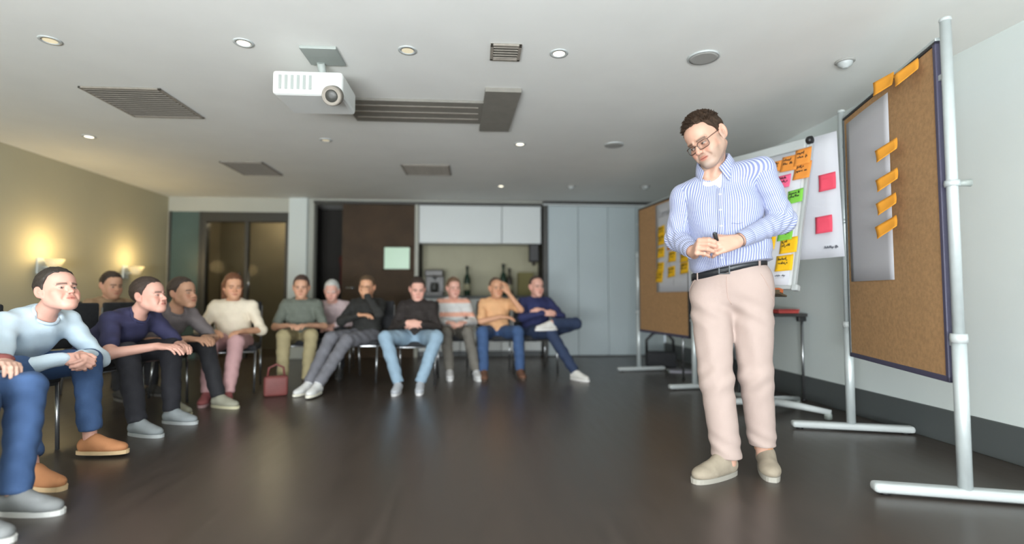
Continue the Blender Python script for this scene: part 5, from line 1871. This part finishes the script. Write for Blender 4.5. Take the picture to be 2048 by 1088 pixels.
    for sd in (1, -1):
        hpj, kn, an, toe = L[sd]
        g.add(Cone(hpj, kn, 0.096 * s, 0.071 * s), 0.05)
        sa = (an - kn)
        cuff = kn + sa * (0.90 if bare_ankle else 1.0)
        g.add(Cone(kn, cuff, 0.071 * s, 0.056 * s), 0.02)
        dn = sa / np.linalg.norm(sa)
        e = cuff
        d_ = dn
        slo, shi = np.minimum(e, e + dn * 0.12) - 0.085, np.maximum(e, e + dn * 0.12) + 0.085
        g.cut(lambda Xg, Yg, Zg: (Xg - e[0]) * d_[0] + (Yg - e[1]) * d_[1] + (Zg - e[2]) * d_[2], slo, shi, 0.004)
    g.disp(lambda Xg, Yg, Zg: 0.005 * np.sin(Zg * 50 + Yg * 44 + Xg * 20) * np.sin(Xg * 40 + Zg * 25))
    co, q = g.mesh()
    tr = mesh_from('trousers', co, q, cloth(*bottom), root, smooth_it=1)
    # shoes
    for sd in (1, -1):
        hpj, kn, an, toe = L[sd]
        dv = V(sd * toe[0], -toe[1], 0)
        dv = dv / np.linalg.norm(dv)
        zf = max(0.0, an[2] - 0.085)
        heel = V(an[0], an[1], zf) - dv * 0.065 * s
        tp = heel + dv * 0.275 * s
        sm_ = cloth(shoe[0], 'shoe upper')
        so_ = cloth(shoe[1], 'shoe sole')
        shoe_mesh('shoe', heel, tp, sm_, so_, so_ if shoe_top is None else cloth(shoe_top, 'shoe laces'), root, s, 0.008 if near else 0.0095, 0.078, True,
                  lambda o: (setattr(o, 'parent', root), o)[1])
        if sock:
            dn = (kn - an) / np.linalg.norm(kn - an)
            MB().tube([an - dn * 0.01, an + dn * 0.10], [0.041 * s, 0.045 * s], 14).build('sock', cloth(sock, 'sock'), root)
    return root


JEANS, LIGHTJEANS, DENIM2 = ((58, 84, 124), 'blue denim'), ((138, 162, 180), 'light blue denim'), ((42, 56, 84), 'dark denim')
BLACK, KHAKI, GREY, PINK = ((36, 36, 40), 'black cotton'), ((160, 148, 112), 'khaki cotton'), ((110, 106, 98), 'grey cotton'), ((190, 150, 150), 'dusty pink cotton')

# left row, nearest first
seated('person in blue jeans at the left edge, mostly outside the frame, with grey trainers', (-2.34, 2.24), 84, 'charcoal chair at the left edge nearest the camera, under the person in grey trainers',
       lean=-8, near=True, bottom=JEANS, top=((128, 70, 66), 'brick red cotton'), shoe=((120, 122, 122), (200, 200, 196)),
       legs={1: dict(knee=(0.10, 0.45, 0.50), ankle=(0.06, 0.46, 0.085)), -1: dict(knee=(0.12, 0.47, 0.48), ankle=(0.16, 0.50, 0.085))},
       arms={1: dict(hand=(0.14, 0.30, 0.60)), -1: dict(hand=(0.12, 0.32, 0.60))}, hair=(0.03, 0.02, 0.015))
seated('person in pale blue shirt and jeans leaning forward with clasped hands and tan shoes', (-2.66, 3.02), 76, 'charcoal chair under the person in the pale blue shirt',
       lean=46, near=True, s=0.96, ts=0.95, head=(-16, -8, 0), skin='rosy', hair=(0.035, 0.026, 0.02), top=((206, 224, 236), 'pale blue cotton'), bottom=JEANS,
       shoe=((178, 122, 82), (206, 178, 138)), bare_ankle=True, pz=0.48,
       legs={1: dict(knee=(0.14, 0.45, 0.52), ankle=(0.13, 0.50, 0.10), toe=(0.25, 1)), -1: dict(knee=(0.20, 0.43, 0.52), ankle=(0.30, 0.68, 0.085), toe=(0.05, 1))},
       arms={1: dict(hand=(0.045, 0.52, 0.565), pole=(0.9, -0.2, -0.6), fwd=(-0.35, 1, -0.25), nrm=(0.9, 0.2, 0.5), curl=FIST), -1: dict(hand=(0.045, 0.53, 0.56), pole=(0.9, -0.2, -0.6), fwd=(-0.35, 1, -0.25), nrm=(0.9, 0.2, 0.5), curl=FIST)})
seated('person in navy polo shirt with bare forearms leaning on the knees, black trousers', (-2.66, 3.78), 74, 'charcoal chair under the person in the navy polo shirt',
       lean=50, near=True, s=0.96, ts=0.95, head=(-8, 10, 0), skin='rosy', hair=(0.05, 0.032, 0.024), top=((52, 52, 84), 'navy pique'), bottom=((34, 34, 40), 'black cotton twill'), sleeve_len=0.45,
       shoe=((136, 142, 144), (176, 180, 180)), pz=0.48,
       legs={1: dict(knee=(0.16, 0.46, 0.52), ankle=(0.14, 0.50, 0.085)), -1: dict(knee=(0.17, 0.46, 0.52), ankle=(0.17, 0.56, 0.085))},
       arms={1: dict(hand=(0.08, 0.60, 0.555), pole=(0.9, -0.1, -0.7), fwd=(-0.3, 1, 0.0)), -1: dict(hand=(0.10, 0.62, 0.56), pole=(0.9, -0.1, -0.7), fwd=(-0.2, 1, 0.0))})
seated('person with dark hair in tan shirt sitting far back by the olive wall', (-3.42, 4.98), 62, 'charcoal chair of the second row by the olive wall',
       lean=2, s=0.93, skin='tan', hair=(0.03, 0.018, 0.012), top=((150, 124, 96), 'tan cotton'), bottom=BLACK, shoe=((50, 48, 46), (90, 88, 84)))
seated('person in grey shirt leaning forward just behind the navy polo shirt', (-2.70, 4.42), 66, 'charcoal chair under the person in the grey shirt',
       lean=42, s=0.96, ts=0.92, head=(-6, 10, 0), skin='tan', hair=(0.06, 0.04, 0.03), top=((120, 112, 112), 'grey cotton knit'), bottom=((40, 40, 44), 'charcoal cotton'), sleeve_len=0.5,
       shoe=((150, 148, 132), (196, 190, 160)),
       arms={1: dict(hand=(0.06, 0.55, 0.56), pole=(0.9, -0.1, -0.6), fwd=(-0.3, 1, 0.0)), -1: dict(hand=(0.08, 0.56, 0.56), pole=(0.9, -0.1, -0.6), fwd=(-0.3, 1, 0.0))},
       legs={1: dict(knee=(0.14, 0.46, 0.51), ankle=(0.14, 0.62, 0.085)), -1: dict(knee=(0.15, 0.46, 0.51), ankle=(0.15, 0.50, 0.085))})
seated('person with reddish hair in cream top and dusty pink trousers', (-2.30, 5.02), 16, 'charcoal chair under the person in the cream top',
       lean=10, s=0.92, head=(6, 20, 0), skin='warm', hair=(0.16, 0.062, 0.028), hair_style='long', top=((226, 214, 192), 'cream cotton'), bottom=PINK, sleeve_len=0.62, wide=1.0,
       shoe=((150, 84, 84), (186, 150, 150)),
       arms={1: dict(hand=(0.13, 0.36, 0.58), nrm=(0, 0, 1)), -1: dict(hand=(0.12, 0.36, 0.58))},
       legs={1: dict(knee=(0.09, 0.46, 0.49), ankle=(0.06, 0.62, 0.085)), -1: dict(knee=(0.11, 0.46, 0.49), ankle=(0.10, 0.56, 0.085))})
rb2 = empty('handbag', (-1.80, 4.75, 0), R(20), 'dull red bag standing on the floor beside the pink trousers', 'bag')
M['bag_red'] = mat('dull red leather', srgb(112, 58, 54), 0.6, noise=0.1, nscale=12)
MB().box(-0.10, 0.10, -0.05, 0.05, 0, 0.18, 0.025, seg=3).build('bag_body', M['bag_red'], rb2, True)
MB().tube([(-0.07, 0, 0.16), (-0.06, 0, 0.25), (0, 0, 0.28), (0.06, 0, 0.25), (0.07, 0, 0.16)], 0.010, 8).build('handle', M['bag_red'], rb2)
seated('person with short brown hair in grey green shirt and khaki trousers', (-1.88, 5.62), 14, 'charcoal chair under the person in khaki trousers',
       lean=8, s=0.93, skin='tan', hair=(0.07, 0.04, 0.03), top=((104, 110, 100), 'grey green cotton'), bottom=KHAKI, sleeve_len=0.5, shoe=((84, 70, 60), (110, 96, 84)),
       legs={1: dict(knee=(0.13, 0.48, 0.50), ankle=(0.10, 0.50, 0.085)), -1: dict(knee=(0.12, 0.48, 0.50), ankle=(0.12, 0.48, 0.085))})
seated('white haired person in pale pink shirt bending forward in the second row', (-1.72, 6.28), 8, 'charcoal chair of the second row under the white haired person',
       lean=24, s=0.93, head=(16, 0, 0), skin='rosy', hair=(0.55, 0.55, 0.52), top=((196, 176, 176), 'pale pink cotton'), bottom=BLACK, shoe=((60, 60, 60), (90, 90, 90)),
       arms={1: dict(hand=(0.06, 0.48, 0.57), pole=(0.9, 0, -0.5)), -1: dict(hand=(0.06, 0.48, 0.57), pole=(0.9, 0, -0.5))})
seated('person in black jacket with hand at chin and outstretched grey legs in white shoes', (-1.19, 5.60), -14, 'charcoal chair under the person in the black jacket',
       lean=-4, s=0.93, head=(6, 14, 0), skin='warm', hair=(0.10, 0.06, 0.03), top=((40, 40, 38), 'black jersey'), bottom=((112, 112, 118), 'grey jersey'), shoe=((214, 214, 212), (226, 222, 206)), sock=(206, 206, 208),
       legs={1: dict(knee=(0.05, 0.52, 0.46), ankle=(-0.02, 0.90, 0.10), toe=(0.1, 1)), -1: dict(knee=(0.13, 0.50, 0.48), ankle=(0.16, 0.82, 0.09), toe=(0.1, 1))},
       arms={1: dict(hand=(0.09, 0.19, 0.90), pole=(0.8, 0.5, -1), fwd=(-0.4, -0.2, 1), nrm=(0.6, 0.8, 0), curl=FIST), -1: dict(hand=(-0.02, 0.22, 0.70), pole=(0.9, 0.2, -0.6), fwd=(-1, 0.1, 0.1))})
seated('person in black top and light blue jeans sitting with knees wide apart', (-0.63, 5.40), 0, 'charcoal chair under the person in light blue jeans',
       lean=-12, pb=-0.04, s=0.92, ts=0.85, head=(16, 12, 0), skin='rosy', hair=(0.035, 0.022, 0.016), top=((42, 36, 34), 'black cotton jersey'), bottom=LIGHTJEANS, shoe=((176, 180, 186), (206, 206, 206)),
       legs={1: dict(knee=(0.24, 0.46, 0.50), ankle=(0.10, 0.54, 0.085)), -1: dict(knee=(0.24, 0.46, 0.50), ankle=(0.10, 0.56, 0.085))},
       arms={1: dict(hand=(0.07, 0.26, 0.62), fwd=(-1, 0.3, -0.1), nrm=(0.1, 0.9, 0.5)), -1: dict(hand=(0.07, 0.27, 0.63), fwd=(-1, 0.3, -0.1), nrm=(0.1, 0.9, 0.5))})
seated('person in pink and white striped top, grey trousers and white trainers', (-0.29, 6.14), 8, 'charcoal chair under the person in the pink and white striped top',
       lean=2, s=0.93, head=(6, 12, 0), skin='rosy', hair=(0.16, 0.09, 0.05), top=((206, 206, 204), 'white knit'), top_stripes=(222, 168, 146), bottom=GREY, shoe=((206, 206, 206), (224, 224, 222)),
       legs={1: dict(knee=(0.12, 0.46, 0.49), ankle=(0.20, 0.58, 0.085)), -1: dict(knee=(0.12, 0.46, 0.49), ankle=(0.08, 0.50, 0.085))})
seated('person in peach top and blue jeans with one hand raised to the face', (0.215, 6.10), 4, 'charcoal chair under the person in the peach top',
       lean=4, s=0.93, head=(4, 14, 0), skin='warm', hair=(0.09, 0.05, 0.03), hair_style='fringe', top=((222, 172, 126), 'peach cotton'), bottom=JEANS, sleeve_len=0.5, shoe=((110, 76, 58), (80, 64, 54)),
       legs={1: dict(knee=(0.20, 0.46, 0.50), ankle=(0.22, 0.50, 0.085)), -1: dict(knee=(0.19, 0.46, 0.50), ankle=(0.18, 0.52, 0.085))},
       arms={1: dict(hand=(0.13, 0.20, 0.93), pole=(0.8, 0.6, -1), fwd=(-0.3, -0.1, 1), nrm=(0.5, 0.8, 0)), -1: dict(hand=(-0.04, 0.26, 0.66), pole=(0.9, 0.1, -0.6), fwd=(-1, 0.2, 0))})
seated('person in navy sweater with crossed leg at the right end of the row', (0.70, 6.12), 12, 'charcoal chair at the right end of the seated row under the navy sweater',
       lean=0, s=0.96, head=(4, 8, 0), skin='rosy', hair=(0.05, 0.03, 0.022), hair_style='fringe', top=((36, 42, 84), 'navy wool'), bottom=DENIM2, shoe=((212, 210, 204), (228, 226, 222)), wide=1.05,
       legs={1: dict(knee=(0.34, 0.42, 0.58), ankle=(0.02, 0.50, 0.60), toe=(-1, 0.15)), -1: dict(knee=(-0.02, 0.46, 0.49), ankle=(-0.20, 0.72, 0.085), toe=(-0.4, 1))},
       arms={1: dict(hand=(0.02, 0.25, 0.72), pole=(0.9, 0.0, -0.4), fwd=(-1, 0.2, 0), nrm=(0.1, 0.9, 0.4)), -1: dict(hand=(0.00, 0.28, 0.70), pole=(0.9, 0.0, -0.4), fwd=(-1, 0.2, 0), nrm=(0.1, 0.9, 0.4))})
